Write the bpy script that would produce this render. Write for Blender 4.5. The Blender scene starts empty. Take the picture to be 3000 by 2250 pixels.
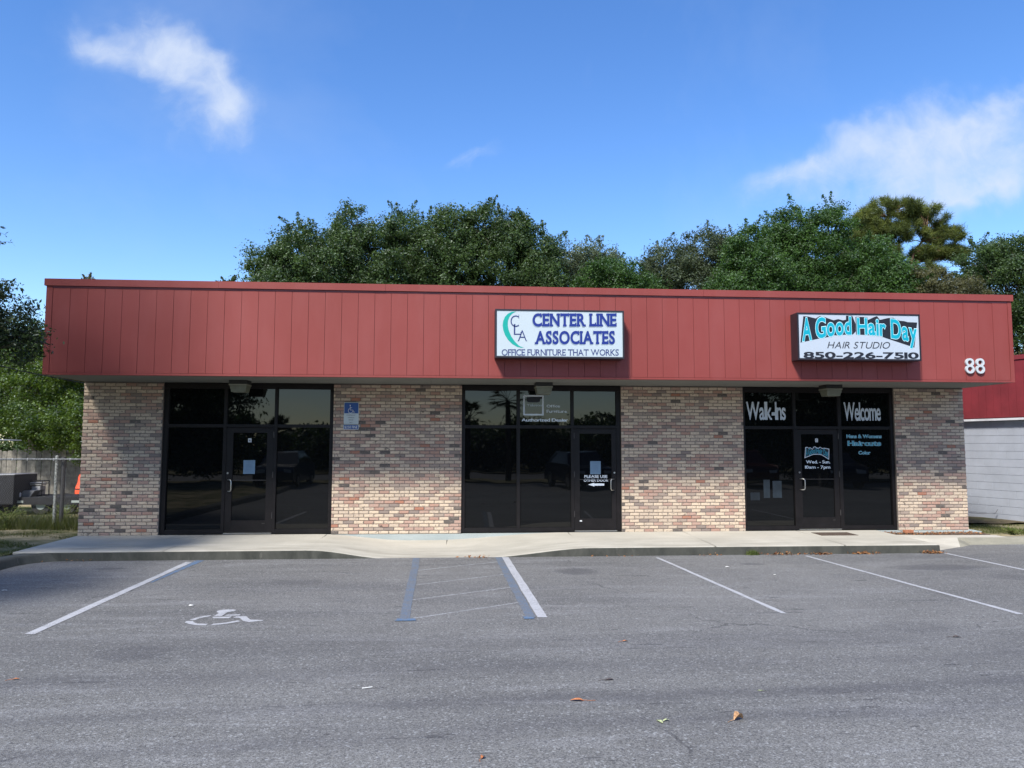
import bpy, bmesh, math, random
import numpy as np
from mathutils import Vector, Matrix

random.seed(7)
SC = bpy.context.scene
COL = SC.collection
PI = math.pi
R = math.radians

# ------------------------------------------------------------------ camera
cam = bpy.data.cameras.new('camera')
cam.sensor_width = 36.0
cam.lens = 26.6
cam.clip_start = 0.1
cam.clip_end = 3000
camo = bpy.data.objects.new('camera', cam)
COL.objects.link(camo)
rx_ = Vector((0.99714807, -0.07545372, 0.00157107))
up_ = Vector((-0.00762096, -0.07995932, 0.99676899))
fw_ = Vector((0.0750843, 0.99393825, 0.08030631))
camo.matrix_world = Matrix(((rx_.x, up_.x, -fw_.x, 7.4164), (rx_.y, up_.y, -fw_.y, -15.7295),
                            (rx_.z, up_.z, -fw_.z, 1.7913), (0, 0, 0, 1)))
SC.camera = camo

# ------------------------------------------------------------------ sun, sky, exposure
SUN_EL, SUN_AZ = 48.0, 31.0            # azimuth measured from -Y (towards the viewer) to -X
sd = Vector((-math.sin(R(SUN_AZ)) * math.cos(R(SUN_EL)), -math.cos(R(SUN_AZ)) * math.cos(R(SUN_EL)), math.sin(R(SUN_EL))))
sl = bpy.data.lights.new('sun', 'SUN')
sl.energy = 3.3
sl.angle = R(9.0)                       # thin veil of cloud in front of the sun: soft shadow edges
sl.color = (1.0, 0.95, 0.87)
so = bpy.data.objects.new('sun', sl)
so.rotation_euler = sd.to_track_quat('Z', 'Y').to_euler()
so.location = (0, -20, 30)
COL.objects.link(so)

W = bpy.data.worlds.new('World')
SC.world = W
W.use_nodes = True
nt = W.node_tree
for n in list(nt.nodes):
    nt.nodes.remove(n)


class NT:
    def __init__(s, tree):
        s.t = tree

    def n(s, typ, ins=None, **kw):
        nd = s.t.nodes.new(typ)
        for k, v in kw.items():
            setattr(nd, k, v)
        for k, v in (ins or {}).items():
            s.put(nd, k, v)
        return nd

    def put(s, nd, k, v):
        sock = nd.inputs[k]
        if isinstance(v, bpy.types.Node):
            v = v.outputs[0]
        if isinstance(v, bpy.types.NodeSocket):
            s.t.links.new(v, sock)
        else:
            if sock.type == 'RGBA' and len(v) == 3:
                v = (*v, 1)
            sock.default_value = v

    def m(s, op, a, b=0.0, c=None, clamp=False):
        nd = s.n('ShaderNodeMath', {0: a, 1: b}, operation=op)
        nd.use_clamp = clamp
        if c is not None:
            s.put(nd, 2, c)
        return nd.outputs[0]

    def mix(s, f, a, b, mode='MIX'):
        nd = s.n('ShaderNodeMix', data_type='RGBA', blend_type=mode)
        s.put(nd, 0, f)
        s.put(nd, 6, a)
        s.put(nd, 7, b)
        return nd.outputs[2]

    def ramp(s, f, lo, hi, a=0.0, b=1.0):
        nd = s.n('ShaderNodeMapRange', {0: f, 1: lo, 2: hi, 3: a, 4: b})
        return nd.outputs[0]

    def noise(s, vec, scale, detail=4, rough=0.6, dist=0.0):
        nd = s.n('ShaderNodeTexNoise', {'Scale': scale, 'Detail': detail, 'Roughness': rough, 'Distortion': dist})
        if vec is not None:
            s.put(nd, 'Vector', vec)
        return nd.outputs[0]

    def scl(s, vec, v):
        return s.n('ShaderNodeVectorMath', {0: vec, 1: v}, operation='MULTIPLY').outputs[0]


w = NT(nt)
sky = w.n('ShaderNodeTexSky', sky_type='NISHITA')
sky.sun_disc = False
sky.sun_elevation = R(SUN_EL)
sky.sun_rotation = R(180 + SUN_AZ)
sky.air_density = 1.0
sky.dust_density = 0.2
sky.ozone_density = 2.5
hs = w.n('ShaderNodeHueSaturation', {'Hue': 0.509, 'Saturation': 1.25, 'Value': 1.27, 'Color': sky})
# high thin clouds, a function of the direction in the sky
geo = w.n('ShaderNodeTexCoord')
sep = w.n('ShaderNodeSeparateXYZ', {0: geo.outputs['Generated']})
x, y, z = sep.outputs
ys = w.m('MAXIMUM', w.m('ABSOLUTE', y), 0.05)
u = w.m('DIVIDE', x, ys)
v = w.m('DIVIDE', z, ys)
uv = w.n('ShaderNodeCombineXYZ', {0: u, 1: v, 2: w.m('MULTIPLY', w.m('SIGN', y), 3.0)}).outputs[0]
warp = w.noise(uv, 3.0, 3, 0.6)
uvw = w.n('ShaderNodeVectorMath', {0: uv, 1: w.n('ShaderNodeVectorMath', {0: w.n('ShaderNodeTexNoise', {'Vector': uv, 'Scale': 4.0, 'Detail': 4.0, 'Roughness': 0.55}).outputs[1], 1: (-0.5, -0.5, -0.5)}, operation='ADD').outputs[0]}, operation='ADD')
wn = w.n('ShaderNodeVectorMath', {0: w.n('ShaderNodeTexNoise', {'Vector': uv, 'Scale': 5.0, 'Detail': 4.0, 'Roughness': 0.6}).outputs[1], 1: (0.5, 0.5, 0.5)}, operation='SUBTRACT').outputs[0]
uv2 = w.n('ShaderNodeVectorMath', {0: uv, 1: w.scl(wn, (0.16, 0.16, 0))}, operation='ADD').outputs[0]
s2 = w.n('ShaderNodeSeparateXYZ', {0: uv2})
su, sv = s2.outputs[0], s2.outputs[1]
CL = [  # centre u, v, half width, half height, tilt (deg), density
    (-0.390, 0.500, 0.070, 0.040, -22, 0.85), (-0.350, 0.478, 0.048, 0.038, -30, 0.62),
    (-0.325, 0.425, 0.046, 0.034, 20, 0.62), (-0.470, 0.520, 0.034, 0.022, 0, 0.5),
    (0.012, 0.372, 0.040, 0.016, 12, 0.55),
    (0.474, 0.388, 0.062, 0.028, 32, 0.75), (0.575, 0.430, 0.065, 0.032, 22, 0.8),
    (0.655, 0.400, 0.080, 0.044, 25, 1.1), (0.762, 0.455, 0.085, 0.028, 52, 0.85),
    (0.700, 0.362, 0.075, 0.036, 15, 1.15), (0.785, 0.395, 0.070, 0.036, 25, 1.0), (0.52, 0.35, 0.09, 0.025, 10, 0.3)]
dens = None
for (cu, cv, a, b, t, k) in CL:
    ct, st = math.cos(R(t)), math.sin(R(t))
    du = w.m('SUBTRACT', su, cu)
    dv = w.m('SUBTRACT', sv, cv)
    p = w.m('DIVIDE', w.m('ADD', w.m('MULTIPLY', du, ct), w.m('MULTIPLY', dv, st)), a)
    q = w.m('DIVIDE', w.m('SUBTRACT', w.m('MULTIPLY', dv, ct), w.m('MULTIPLY', du, st)), b)
    r2 = w.m('ADD', w.m('MULTIPLY', p, p), w.m('MULTIPLY', q, q))
    gsn = w.m('MULTIPLY', w.m('EXPONENT', w.m('MULTIPLY', r2, -0.8)), k)
    dens = gsn if dens is None else w.m('ADD', dens, gsn)
fbm = w.noise(uv, 7.0, 8, 0.62, 0.4)
far = w.noise(geo.outputs['Generated'], 2.2, 6, 0.6, 0.3)      # a little cloud over the rest of the sky
front = w.m('GREATER_THAN', y, 0.02)
dens = w.m('MULTIPLY', dens, front)
mm_ = w.m('MINIMUM', dens, 1.1)
fb2 = w.noise(uv2, 16.0, 9, 0.66, 0.5)
fmix = w.m('ADD', w.m('MULTIPLY', w.m('SUBTRACT', fbm, 0.5), 1.5), w.m('MULTIPLY', w.m('SUBTRACT', fb2, 0.5), 0.9))
shape = w.n('ShaderNodeMapRange', {0: w.m('ADD', mm_, fmix), 1: 0.05, 2: 1.65, 3: 0.0, 4: 1.0}, interpolation_type='SMOOTHSTEP').outputs[0]
dens = w.m('MULTIPLY', w.m('MULTIPLY', shape, w.ramp(mm_, 0.02, 0.35, 0.0, 1.0)), 1.28)
sdot = w.n('ShaderNodeVectorMath', {0: geo.outputs['Generated'], 1: tuple(sd)}, operation='DOT_PRODUCT').outputs['Value']
veil = w.m('MULTIPLY', w.ramp(sdot, 0.55, 1.0, 0.0, 0.75), w.ramp(far, 0.2, 0.6, 0.6, 1.1))   # the veil of cloud that softens the sun
thin = w.m('MULTIPLY', w.ramp(far, 0.52, 0.85, 0.0, 0.16), w.ramp(z, 0.0, 0.25, 0.2, 1.0))
dens = w.m('MINIMUM', w.m('ADD', w.m('MULTIPLY', dens, 0.75), w.m('ADD', thin, veil)), 0.86)
skyc = w.mix(dens, hs.outputs[0], (3.9, 4.4, 5.3))
bg = w.n('ShaderNodeBackground', {'Color': skyc, 'Strength': 0.098})
wo = w.n('ShaderNodeOutputWorld')
nt.links.new(bg.outputs[0], wo.inputs[0])

SC.view_settings.view_transform = 'Standard'
SC.view_settings.look = 'None'
SC.view_settings.gamma = 1.0
SC.view_settings.use_curve_mapping = False
SC.view_settings.exposure = 0.95
SC.render.engine = 'CYCLES'
SC.cycles.max_bounces = 6
SC.cycles.transparent_max_bounces = 8


# ------------------------------------------------------------------ helpers
def tag(o, label=None, cat=None, group=None, kind=None):
    if label: o['label'] = label
    if cat: o['category'] = cat
    if group: o['group'] = group
    if kind: o['kind'] = kind
    return o


def empty(name, loc=(0, 0, 0), rz=0.0, label=None, cat=None, group=None):
    o = bpy.data.objects.new(name, None)
    o.location = loc
    o.rotation_euler = (0, 0, rz)
    o.empty_display_size = 0.2
    COL.objects.link(o)
    return tag(o, label, cat, group)


def link(name, me, mat=None, parent=None, loc=None):
    if mat is not None and not me.materials:
        for mm in (mat if isinstance(mat, (list, tuple)) else [mat]):
            me.materials.append(mm)
    o = bpy.data.objects.new(name, me)
    if parent: o.parent = parent
    if loc: o.location = loc
    COL.objects.link(o)
    return o


class MB:
    """collects simple shapes and links them as one mesh object"""

    def __init__(s):
        s.v, s.f, s.mi, s.c = [], [], [], []
        s.cur = 0
        s.col = None

    def add(s, vs, fs):
        b = len(s.v)
        s.v += [tuple(p) for p in vs]
        for f in fs:
            s.f.append(tuple(b + i for i in f))
            s.mi.append(s.cur)
            s.c.append(s.col)
        return s

    def box(s, x0, x1, y0, y1, z0, z1):
        return s.add([(x0, y0, z0), (x1, y0, z0), (x1, y1, z0), (x0, y1, z0), (x0, y0, z1), (x1, y0, z1), (x1, y1, z1), (x0, y1, z1)],
                     [(0, 3, 2, 1), (4, 5, 6, 7), (0, 1, 5, 4), (1, 2, 6, 5), (2, 3, 7, 6), (3, 0, 4, 7)])

    def poly(s, pts, t=None):
        """pts: list of 3d points (planar); t: thickness vector"""
        n = len(pts)
        if t is None:
            return s.add(pts, [tuple(range(n))])
        q = [(p[0] + t[0], p[1] + t[1], p[2] + t[2]) for p in pts]
        return s.add(list(pts) + q, [tuple(range(n)), tuple(range(2 * n - 1, n - 1, -1))] + [(i, n + i, n + (i + 1) % n, (i + 1) % n) for i in range(n)])

    def tube(s, pts, rads, seg=8, cap=True):
        pts = [Vector(p) for p in pts]
        if not isinstance(rads, (list, tuple)): rads = [rads] * len(pts)
        vs, fs = [], []
        prev = None
        for i, p in enumerate(pts):
            d = (pts[min(i + 1, len(pts) - 1)] - pts[max(i - 1, 0)])
            if d.length < 1e-9: d = Vector((0, 0, 1))
            d.normalize()
            a = prev if prev is not None else (Vector((0, 0, 1)) if abs(d.z) < 0.9 else Vector((1, 0, 0)))
            a = a - d * a.dot(d)
            if a.length < 1e-5: a = d.orthogonal()
            a.normalize()
            prev = a
            b = d.cross(a)
            for k in range(seg):
                an = 2 * PI * k / seg
                vs.append(p + (a * math.cos(an) + b * math.sin(an)) * rads[i])
        for i in range(len(pts) - 1):
            for k in range(seg):
                k2 = (k + 1) % seg
                fs.append((i * seg + k, i * seg + k2, (i + 1) * seg + k2, (i + 1) * seg + k))
        if cap:
            fs.append(tuple(range(seg - 1, -1, -1)))
            fs.append(tuple((len(pts) - 1) * seg + k for k in range(seg)))
        return s.add(vs, fs)

    def lathe(s, prof, seg=16, c=(0, 0, 0)):
        vs, fs = [], []
        for (r, z) in prof:
            for k in range(seg):
                an = 2 * PI * k / seg
                vs.append((c[0] + r * math.cos(an), c[1] + r * math.sin(an), c[2] + z))
        for i in range(len(prof) - 1):
            for k in range(seg):
                k2 = (k + 1) % seg
                fs.append((i * seg + k, i * seg + k2, (i + 1) * seg + k2, (i + 1) * seg + k))
        fs.append(tuple(range(seg - 1, -1, -1)))
        fs.append(tuple((len(prof) - 1) * seg + k for k in range(seg)))
        return s.add(vs, fs)

    def mesh(s, name, mat=None, smooth=False):
        me = bpy.data.meshes.new(name)
        me.from_pydata(s.v, [], s.f)
        if mat is not None:
            for mm in (mat if isinstance(mat, (list, tuple)) else [mat]): me.materials.append(mm)
        if any(s.mi):
            me.polygons.foreach_set('material_index', s.mi)
        if smooth:
            me.polygons.foreach_set('use_smooth', [True] * len(s.f))
        if any(c is not None for c in s.c):
            at = me.attributes.new('tint', 'FLOAT_COLOR', 'FACE')
            arr = []
            for c in s.c:
                c = c or (1, 1, 1)
                arr += [c[0], c[1], c[2], 1.0]
            at.data.foreach_set('color', arr)
        me.update()
        return me

    def build(s, name, mat, parent=None, smooth=False, bevel=0.0, kind=None, loc=None):
        me = s.mesh(name, mat, smooth)
        if bevel:
            bm = bmesh.new()
            bm.from_mesh(me)
            bmesh.ops.bevel(bm, geom=[e for e in bm.edges if e.calc_length() > bevel * 3], offset=bevel, segments=2, affect='EDGES', profile=0.7)
            bm.to_mesh(me)
            bm.free()
        o = link(name, me, None, parent, loc)
        if kind: o['kind'] = kind
        return o


def fast_mesh(name, V, quads_n, mat, tint=None, k=4):
    """V: (n*k,3) float array, every k vertices one face"""
    me = bpy.data.meshes.new(name)
    n = len(V) // k
    me.vertices.add(n * k)
    me.vertices.foreach_set('co', V.astype(np.float32).ravel())
    me.loops.add(n * k)
    me.loops.foreach_set('vertex_index', np.arange(n * k, dtype=np.int32))
    me.polygons.add(n)
    me.polygons.foreach_set('loop_start', np.arange(0, n * k, k, dtype=np.int32))
    try:
        me.polygons.foreach_set('loop_total', np.full(n, k, dtype=np.int32))
    except Exception:
        pass
    me.materials.append(mat)
    if tint is not None:
        at = me.attributes.new('leaf', 'FLOAT', 'FACE')
        at.data.foreach_set('value', tint.astype(np.float32))
    me.update(calc_edges=True)
    return me


# ------------------------------------------------------------------ materials
def mat(name):
    m = bpy.data.materials.new(name)
    m.use_nodes = True
    m.node_tree.nodes.clear()
    t = NT(m.node_tree)
    out = t.n('ShaderNodeOutputMaterial')
    b = t.n('ShaderNodeBsdfPrincipled')
    m.node_tree.links.new(b.outputs[0], out.inputs[0])
    return m, t, b, out


def pos(t):
    return t.n('ShaderNodeNewGeometry').outputs['Position']


def bump(t, b, h, strength, dist=0.01):
    nd = t.n('ShaderNodeBump', {'Height': h, 'Strength': strength, 'Distance': dist})
    t.put(b, 'Normal', nd.outputs[0])


def simple(name, col, rough=0.6, metal=0.0, var=0.08, vs=3.0, bmp=0.0, bs=60.0, spec=0.5):
    m, t, b, o = mat(name)
    p = pos(t)
    n = t.noise(p, vs, 5, 0.6)
    dk = tuple(c * (1 - var * 2) for c in col)
    lt = tuple(min(1, c * (1 + var * 2)) for c in col)
    t.put(b, 'Base Color', t.mix(t.ramp(n, 0.3, 0.7), dk, lt))
    t.put(b, 'Roughness', rough)
    t.put(b, 'Metallic', metal)
    t.put(b, 'Specular IOR Level', spec)
    if bmp:
        bump(t, b, t.noise(p, bs, 3, 0.6), bmp)
    return m


# brick
def brick_material():
    m, t, b, o = mat('tumbled_brick')
    p = pos(t)
    at = t.n('ShaderNodeAttribute', attribute_name='tint')
    n1 = t.noise(t.scl(p, (1, 1, 1.6)), 19, 3, 0.55, 0.6)
    n2 = t.noise(p, 70, 4, 0.7)
    n3 = t.noise(p, 1.1, 3, 0.5)
    smear = t.ramp(n1, 0.56, 0.63)
    c = t.mix(t.m('MULTIPLY', smear, 0.6), at.outputs['Color'], (0.28, 0.22, 0.185))
    dark = t.ramp(t.noise(p, 13, 2, 0.5, 1.0), 0.66, 0.72)
    c = t.mix(t.m('MULTIPLY', dark, 0.75), c, (0.07, 0.06, 0.055))
    c = t.mix(1.0, c, t.n('ShaderNodeCombineColor', {0: t.ramp(n2, 0.2, 0.8, 0.82, 1.12), 1: t.ramp(n2, 0.2, 0.8, 0.82, 1.12), 2: t.ramp(n2, 0.2, 0.8, 0.82, 1.12)}).outputs[0], 'MULTIPLY')
    c = t.mix(t.ramp(n3, 0.35, 0.75, 0.0, 0.22), c, (0.30, 0.24, 0.20))
    t.put(b, 'Base Color', c)
    t.put(b, 'Roughness', 0.9)
    t.put(b, 'Specular IOR Level', 0.2)
    bump(t, b, n2, 0.5, 0.004)
    return m


M = {}
M['brick'] = brick_material()
M['mortar'] = simple('mortar', (0.19, 0.165, 0.148), 0.95, var=0.12, vs=30, bmp=0.4, bs=150, spec=0.1)


def red_paint():
    m, t, b, o = mat('barn_red_painted_siding')
    p = pos(t)
    g = t.noise(t.scl(p, (14, 14, 1.2)), 6, 5, 0.7)
    big = t.noise(p, 0.5, 4, 0.55)
    fade = t.noise(t.scl(p, (1.5, 1.5, 0.35)), 1.3, 4, 0.6)
    c = t.mix(t.ramp(big, 0.3, 0.7), (0.212, 0.040, 0.034), (0.250, 0.052, 0.047))
    c = t.mix(t.ramp(fade, 0.45, 0.8, 0, 0.45), c, (0.265, 0.074, 0.070))
    c = t.mix(t.ramp(t.noise(p, 90, 3, 0.7), 0.62, 0.75, 0, 0.25), c, (0.20, 0.05, 0.055))
    t.put(b, 'Base Color', c)
    t.put(b, 'Roughness', t.ramp(g, 0.3, 0.7, 0.5, 0.66))
    t.put(b, 'Specular IOR Level', 0.35)
    bump(t, b, g, 0.12, 0.004)
    return m


M['red'] = red_paint()
M['red_dark'] = simple('red_paint_groove', (0.14, 0.025, 0.03), 0.8)
M['red_nb'] = simple('neighbour_red_siding', (0.20, 0.022, 0.03), 0.7, var=0.1, vs=2)
M['soffit'] = simple('soffit_paint', (0.165, 0.17, 0.155), 0.8, var=0.05, vs=1.2, bmp=0.1, bs=80)
M['frame'] = simple('dark_bronze_aluminium', (0.009, 0.0075, 0.008), 0.5, 0.0, var=0.15, vs=5, spec=0.25)
M['steel'] = simple('brushed_steel', (0.45, 0.44, 0.42), 0.35, 0.9)
M['hinge'] = simple('hinge_metal', (0.06, 0.055, 0.055), 0.4, 0.5)


def glass_mat():
    m, t, b, o = mat('dark_tinted_glass')
    p = pos(t)
    t.put(b, 'Base Color', (0.0035, 0.004, 0.0045))
    t.put(b, 'Roughness', 0.015)
    t.put(b, 'IOR', 1.45)
    bump(t, b, t.noise(p, 0.9, 2, 0.5), 0.12, 0.02)
    return m


M['glass'] = glass_mat()
M['white_vinyl'] = simple('white_vinyl_letter', (0.72, 0.78, 0.84), 0.5, var=0.03)
M['grey_vinyl'] = simple('greyed_vinyl_letter', (0.50, 0.55, 0.60), 0.5, var=0.05)
M['silver_vinyl'] = simple('silver_vinyl_letter', (0.36, 0.42, 0.48), 0.5, var=0.04)
M['teal_vinyl'] = simple('teal_vinyl_letter', (0.03, 0.28, 0.38), 0.5, var=0.03)
M['paleteal_vinyl'] = simple('pale_blue_outline', (0.42, 0.62, 0.70), 0.5, var=0.03)
M['paper'] = simple('paper_notice', (0.15, 0.24, 0.34), 0.6, var=0.04, vs=8)
M['paper_ink'] = simple('faint_print', (0.07, 0.12, 0.19), 0.7)
M['tagwhite'] = simple('white_tag', (0.60, 0.62, 0.64), 0.5, var=0.02)
M['black_ink'] = simple('black_ink', (0.006, 0.008, 0.016), 0.6)
M['sign_face'] = simple('white_sign_face', (0.45, 0.525, 0.57), 0.45, var=0.01, vs=1)
M['sign_face2'] = simple('white_sign_face_cool', (0.43, 0.49, 0.57), 0.45, var=0.01, vs=1)
M['sign_frame'] = simple('black_sign_cabinet', (0.018, 0.016, 0.022), 0.35, var=0.1)
M['navy'] = simple('navy_ink', (0.006, 0.022, 0.20), 0.4, var=0.02)
M['navy_thin'] = simple('slate_blue_ink', (0.018, 0.030, 0.15), 0.4, var=0.02)
M['grey_shadow'] = simple('grey_letter_shadow', (0.26, 0.33, 0.40), 0.4, var=0.02)
M['green_ink'] = simple('sea_green_ink', (0.0, 0.33, 0.28), 0.4, var=0.02)
M['teal_ink'] = simple('turquoise_ink', (0.0, 0.33, 0.45), 0.4, var=0.02)
M['number'] = simple('white_number_plastic', (0.50, 0.54, 0.57), 0.35, var=0.01)
M['blue_sign'] = simple('blue_sign_sheeting', (0.008, 0.06, 0.25), 0.45, var=0.05)
M['sign_white'] = simple('aged_white_sheeting', (0.50, 0.56, 0.58), 0.5, var=0.05)
M['lamp_body'] = simple('dark_lamp_housing', (0.02, 0.02, 0.02), 0.5)
M['lamp_lens'] = simple('dusty_lamp_lens', (0.14, 0.15, 0.115), 0.35, var=0.1, vs=10)


def asphalt():
    m, t, b, o = mat('weathered_asphalt')
    p = pos(t)
    big = t.noise(p, 0.22, 5, 0.6, 0.3)
    band = t.noise(t.scl(p, (0.16, 0.9, 1)), 1.0, 5, 0.6, 0.5)
    streak = t.noise(t.scl(p, (0.5, 3.2, 1)), 1.0, 4, 0.65, 0.8)
    blot = t.noise(p, 1.6, 5, 0.65, 0.4)
    # stone chips
    vor = t.n('ShaderNodeTexVoronoi', {'Vector': p, 'Scale': 120.0, 'Randomness': 1.0}, feature='F1')
    chip = t.n('ShaderNodeSeparateColor', {0: vor.outputs['Color']})
    v2 = t.n('ShaderNodeTexVoronoi', {'Vector': p, 'Scale': 62.0, 'Randomness': 1.0}, feature='F1')
    chip2 = t.n('ShaderNodeSeparateColor', {0: v2.outputs['Color']})
    c = t.mix(t.ramp(big, 0.35, 0.65), (0.124, 0.124, 0.123), (0.168, 0.168, 0.166))
    c = t.mix(t.ramp(band, 0.48, 0.68, 0, 0.42), c, (0.078, 0.080, 0.088))
    c = t.mix(t.ramp(streak, 0.52, 0.72, 0, 0.42), c, (0.245, 0.248, 0.258))
    c = t.mix(t.ramp(blot, 0.58, 0.75, 0, 0.30), c, (0.085, 0.086, 0.092))
    dash = t.noise(t.scl(p, (1.1, 7.5, 1)), 1.7, 3, 0.55, 0.6)
    c = t.mix(t.ramp(dash, 0.665, 0.70, 0.0, 0.55), c, (0.035, 0.035, 0.04))
    cr = t.n('ShaderNodeTexVoronoi', {'Vector': t.n('ShaderNodeVectorMath', {0: p, 1: t.scl(t.n('ShaderNodeTexNoise', {'Vector': p, 'Scale': 1.2, 'Detail': 4.0}).outputs[1], (0.9, 0.9, 0))}, operation='ADD').outputs[0], 'Scale': 0.16}, feature='DISTANCE_TO_EDGE')
    c = t.mix(t.m('MULTIPLY', t.ramp(cr.outputs['Distance'], 0.0035, 0.0005, 0.0, 0.65), t.ramp(t.noise(p, 0.5, 2, 0.5), 0.45, 0.6, 0.0, 1.0)), c, (0.04, 0.04, 0.045))
    g = t.ramp(chip.outputs[0], 0.0, 1.0, 0.58, 1.46)
    c = t.mix(1.0, c, t.n('ShaderNodeCombineColor', {0: g, 1: g, 2: g}).outputs[0], 'MULTIPLY')
    c = t.mix(t.ramp(chip2.outputs[1], 0.90, 0.97, 0.0, 0.55), c, (0.34, 0.35, 0.36))
    c = t.mix(t.ramp(chip2.outputs[2], 0.90, 0.97, 0.0, 0.55), c, (0.055, 0.055, 0.065))
    # old tyre tracks across the front of the lot
    sp = t.n('ShaderNodeSeparateXYZ', {0: p})
    wob = t.m('MULTIPLY', t.m('SUBTRACT', t.noise(p, 0.35, 3, 0.6), 0.5), 0.5)
    for (y0, sl_, wd, k) in ((-9.72, 0.06, 0.13, 0.55), (-8.9, 0.03, 0.22, 0.30), (-10.35, 0.08, 0.12, 0.38), (-7.9, -0.05, 0.3, 0.22)):
        yy = t.m('ADD', t.m('SUBTRACT', sp.outputs[1], t.m('ADD', t.m('MULTIPLY', t.m('SUBTRACT', sp.outputs[0], 7.0), sl_), y0)), wob)
        q = t.m('DIVIDE', yy, wd)
        gk = t.m('MULTIPLY', t.m('EXPONENT', t.m('MULTIPLY', t.m('MULTIPLY', q, q), -1.0)), t.ramp(t.noise(t.scl(p, (0.3, 1, 1)), 1.4, 3, 0.6), 0.35, 0.6, 0.15, k))
        c = t.mix(gk, c, (0.06, 0.06, 0.07))
    # oil drips in the bays
    for (ox, oy, rx, ry, k) in ((9.35, -3.75, .38, .35, .5), (15.35, -3.75, .9, .35, .5), (15.9, -4.7, .5, .3, .3), (5.2, -4.4, .5, .25, .3), (12.4, -3.2, .25, .12, .5), (1.95, -3.0, .3, .12, .5), (18.6, -4.0, .5, .3, .35), (4.4, -8.1, .4, .3, .3), (12.5, -7.6, .5, .3, .22)):
        q = t.m('DIVIDE', t.m('SUBTRACT', sp.outputs[0], ox), rx)
        q2 = t.m('DIVIDE', t.m('SUBTRACT', sp.outputs[1], oy), ry)
        d2 = t.m('ADD', t.m('MULTIPLY', q, q), t.m('MULTIPLY', q2, q2))
        d2 = t.m('ADD', d2, t.m('MULTIPLY', t.m('SUBTRACT', t.noise(p, 5, 3, 0.6), 0.5), 1.3))
        c = t.mix(t.m('MULTIPLY', t.ramp(d2, 1.1, 0.3), k), c, (0.055, 0.055, 0.065))
    t.put(b, 'Base Color', c)
    t.put(b, 'Roughness', 0.85)
    t.put(b, 'Specular IOR Level', 0.3)
    h = t.m('ADD', t.m('MULTIPLY', vor.outputs['Distance'], 1.0), t.m('MULTIPLY', chip.outputs[1], 0.5))
    bump(t, b, h, 0.55, 0.006)
    return m


M['asphalt'] = asphalt()


def paint(name, col, wear_lo, wear_hi, keep):
    m, t, b, o = mat(name)
    p = pos(t)
    vor = t.n('ShaderNodeTexVoronoi', {'Vector': p, 'Scale': 95.0}, feature='F1')
    chip = t.n('ShaderNodeSeparateColor', {0: vor.outputs['Color']})
    n = t.m('ADD', t.m('MULTIPLY', t.noise(p, 5, 5, 0.7), 0.7), t.m('MULTIPLY', chip.outputs[0], 0.3))
    g = t.ramp(chip.outputs[1], 0, 1, 0.8, 1.2)
    base = t.mix(1.0, (0.130, 0.134, 0.142), t.n('ShaderNodeCombineColor', {0: g, 1: g, 2: g}).outputs[0], 'MULTIPLY')
    t.put(b, 'Base Color', t.mix(t.ramp(n, wear_lo, wear_hi, keep, 0.0), base, col))
    t.put(b, 'Roughness', 0.8)
    bump(t, b, vor.outputs['Distance'], 0.4, 0.004)
    return m


M['line_white'] = paint('worn_white_road_paint', (0.42, 0.43, 0.46), 0.48, 0.85, 0.92)
M['line_faint'] = paint('nearly_gone_white_road_paint', (0.40, 0.41, 0.43), 0.38, 0.64, 0.75)
M['line_blue_faint'] = paint('nearly_gone_blue_road_paint', (0.050, 0.16, 0.33), 0.36, 0.60, 0.42)
M['line_blue'] = paint('worn_blue_road_paint', (0.050, 0.17, 0.36), 0.36, 0.68, 0.72)


def concrete(name, a, bb, dark, dk_amt, joints=True):
    m, t, b, o = mat(name)
    p = pos(t)
    n = t.noise(p, 0.9, 6, 0.6, 0.3)
    st = t.noise(t.scl(p, (0.7, 3.0, 3.0)), 1.3, 5, 0.65, 0.3)
    f = t.noise(p, 60, 4, 0.7)
    c = t.mix(t.ramp(n, 0.3, 0.7), a, bb)
    c = t.mix(t.ramp(st, 0.42, 0.72, 0.0, dk_amt), c, dark)
    g = t.ramp(f, 0.25, 0.75, 0.88, 1.1)
    c = t.mix(1.0, c, t.n('ShaderNodeCombineColor', {0: g, 1: g, 2: g}).outputs[0], 'MULTIPLY')
    t.put(b, 'Base Color', c)
    t.put(b, 'Roughness', 0.88)
    t.put(b, 'Specular IOR Level', 0.25)
    bump(t, b, f, 0.3, 0.003)
    return m


def slab_mat():
    m, t, b, o = mat('sunbleached_concrete_walk')
    p = pos(t)
    sp = t.n('ShaderNodeSeparateXYZ', {0: p})
    n = t.noise(p, 0.9, 6, 0.6, 0.3)
    f = t.noise(p, 60, 4, 0.7)
    st = t.noise(t.scl(p, (0.6, 2.5, 2.5)), 1.3, 5, 0.65, 0.3)
    c = t.mix(t.ramp(n, 0.3, 0.7), (0.41, 0.39, 0.34), (0.50, 0.475, 0.415))
    # foot-worn and rain-stained along the kerb side of the walk
    kerb = t.ramp(sp.outputs[1], -0.7, -1.7, 0.12, 1.0)
    c = t.mix(t.m('MULTIPLY', t.ramp(st, 0.38, 0.66, 0.0, 0.62), kerb), c, (0.25, 0.235, 0.195))
    g = t.ramp(f, 0.25, 0.75, 0.88, 1.1)
    c = t.mix(1.0, c, t.n('ShaderNodeCombineColor', {0: g, 1: g, 2: g}).outputs[0], 'MULTIPLY')
    t.put(b, 'Base Color', c)
    t.put(b, 'Roughness', 0.88)
    t.put(b, 'Specular IOR Level', 0.25)
    bump(t, b, f, 0.3, 0.003)
    return m


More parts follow.
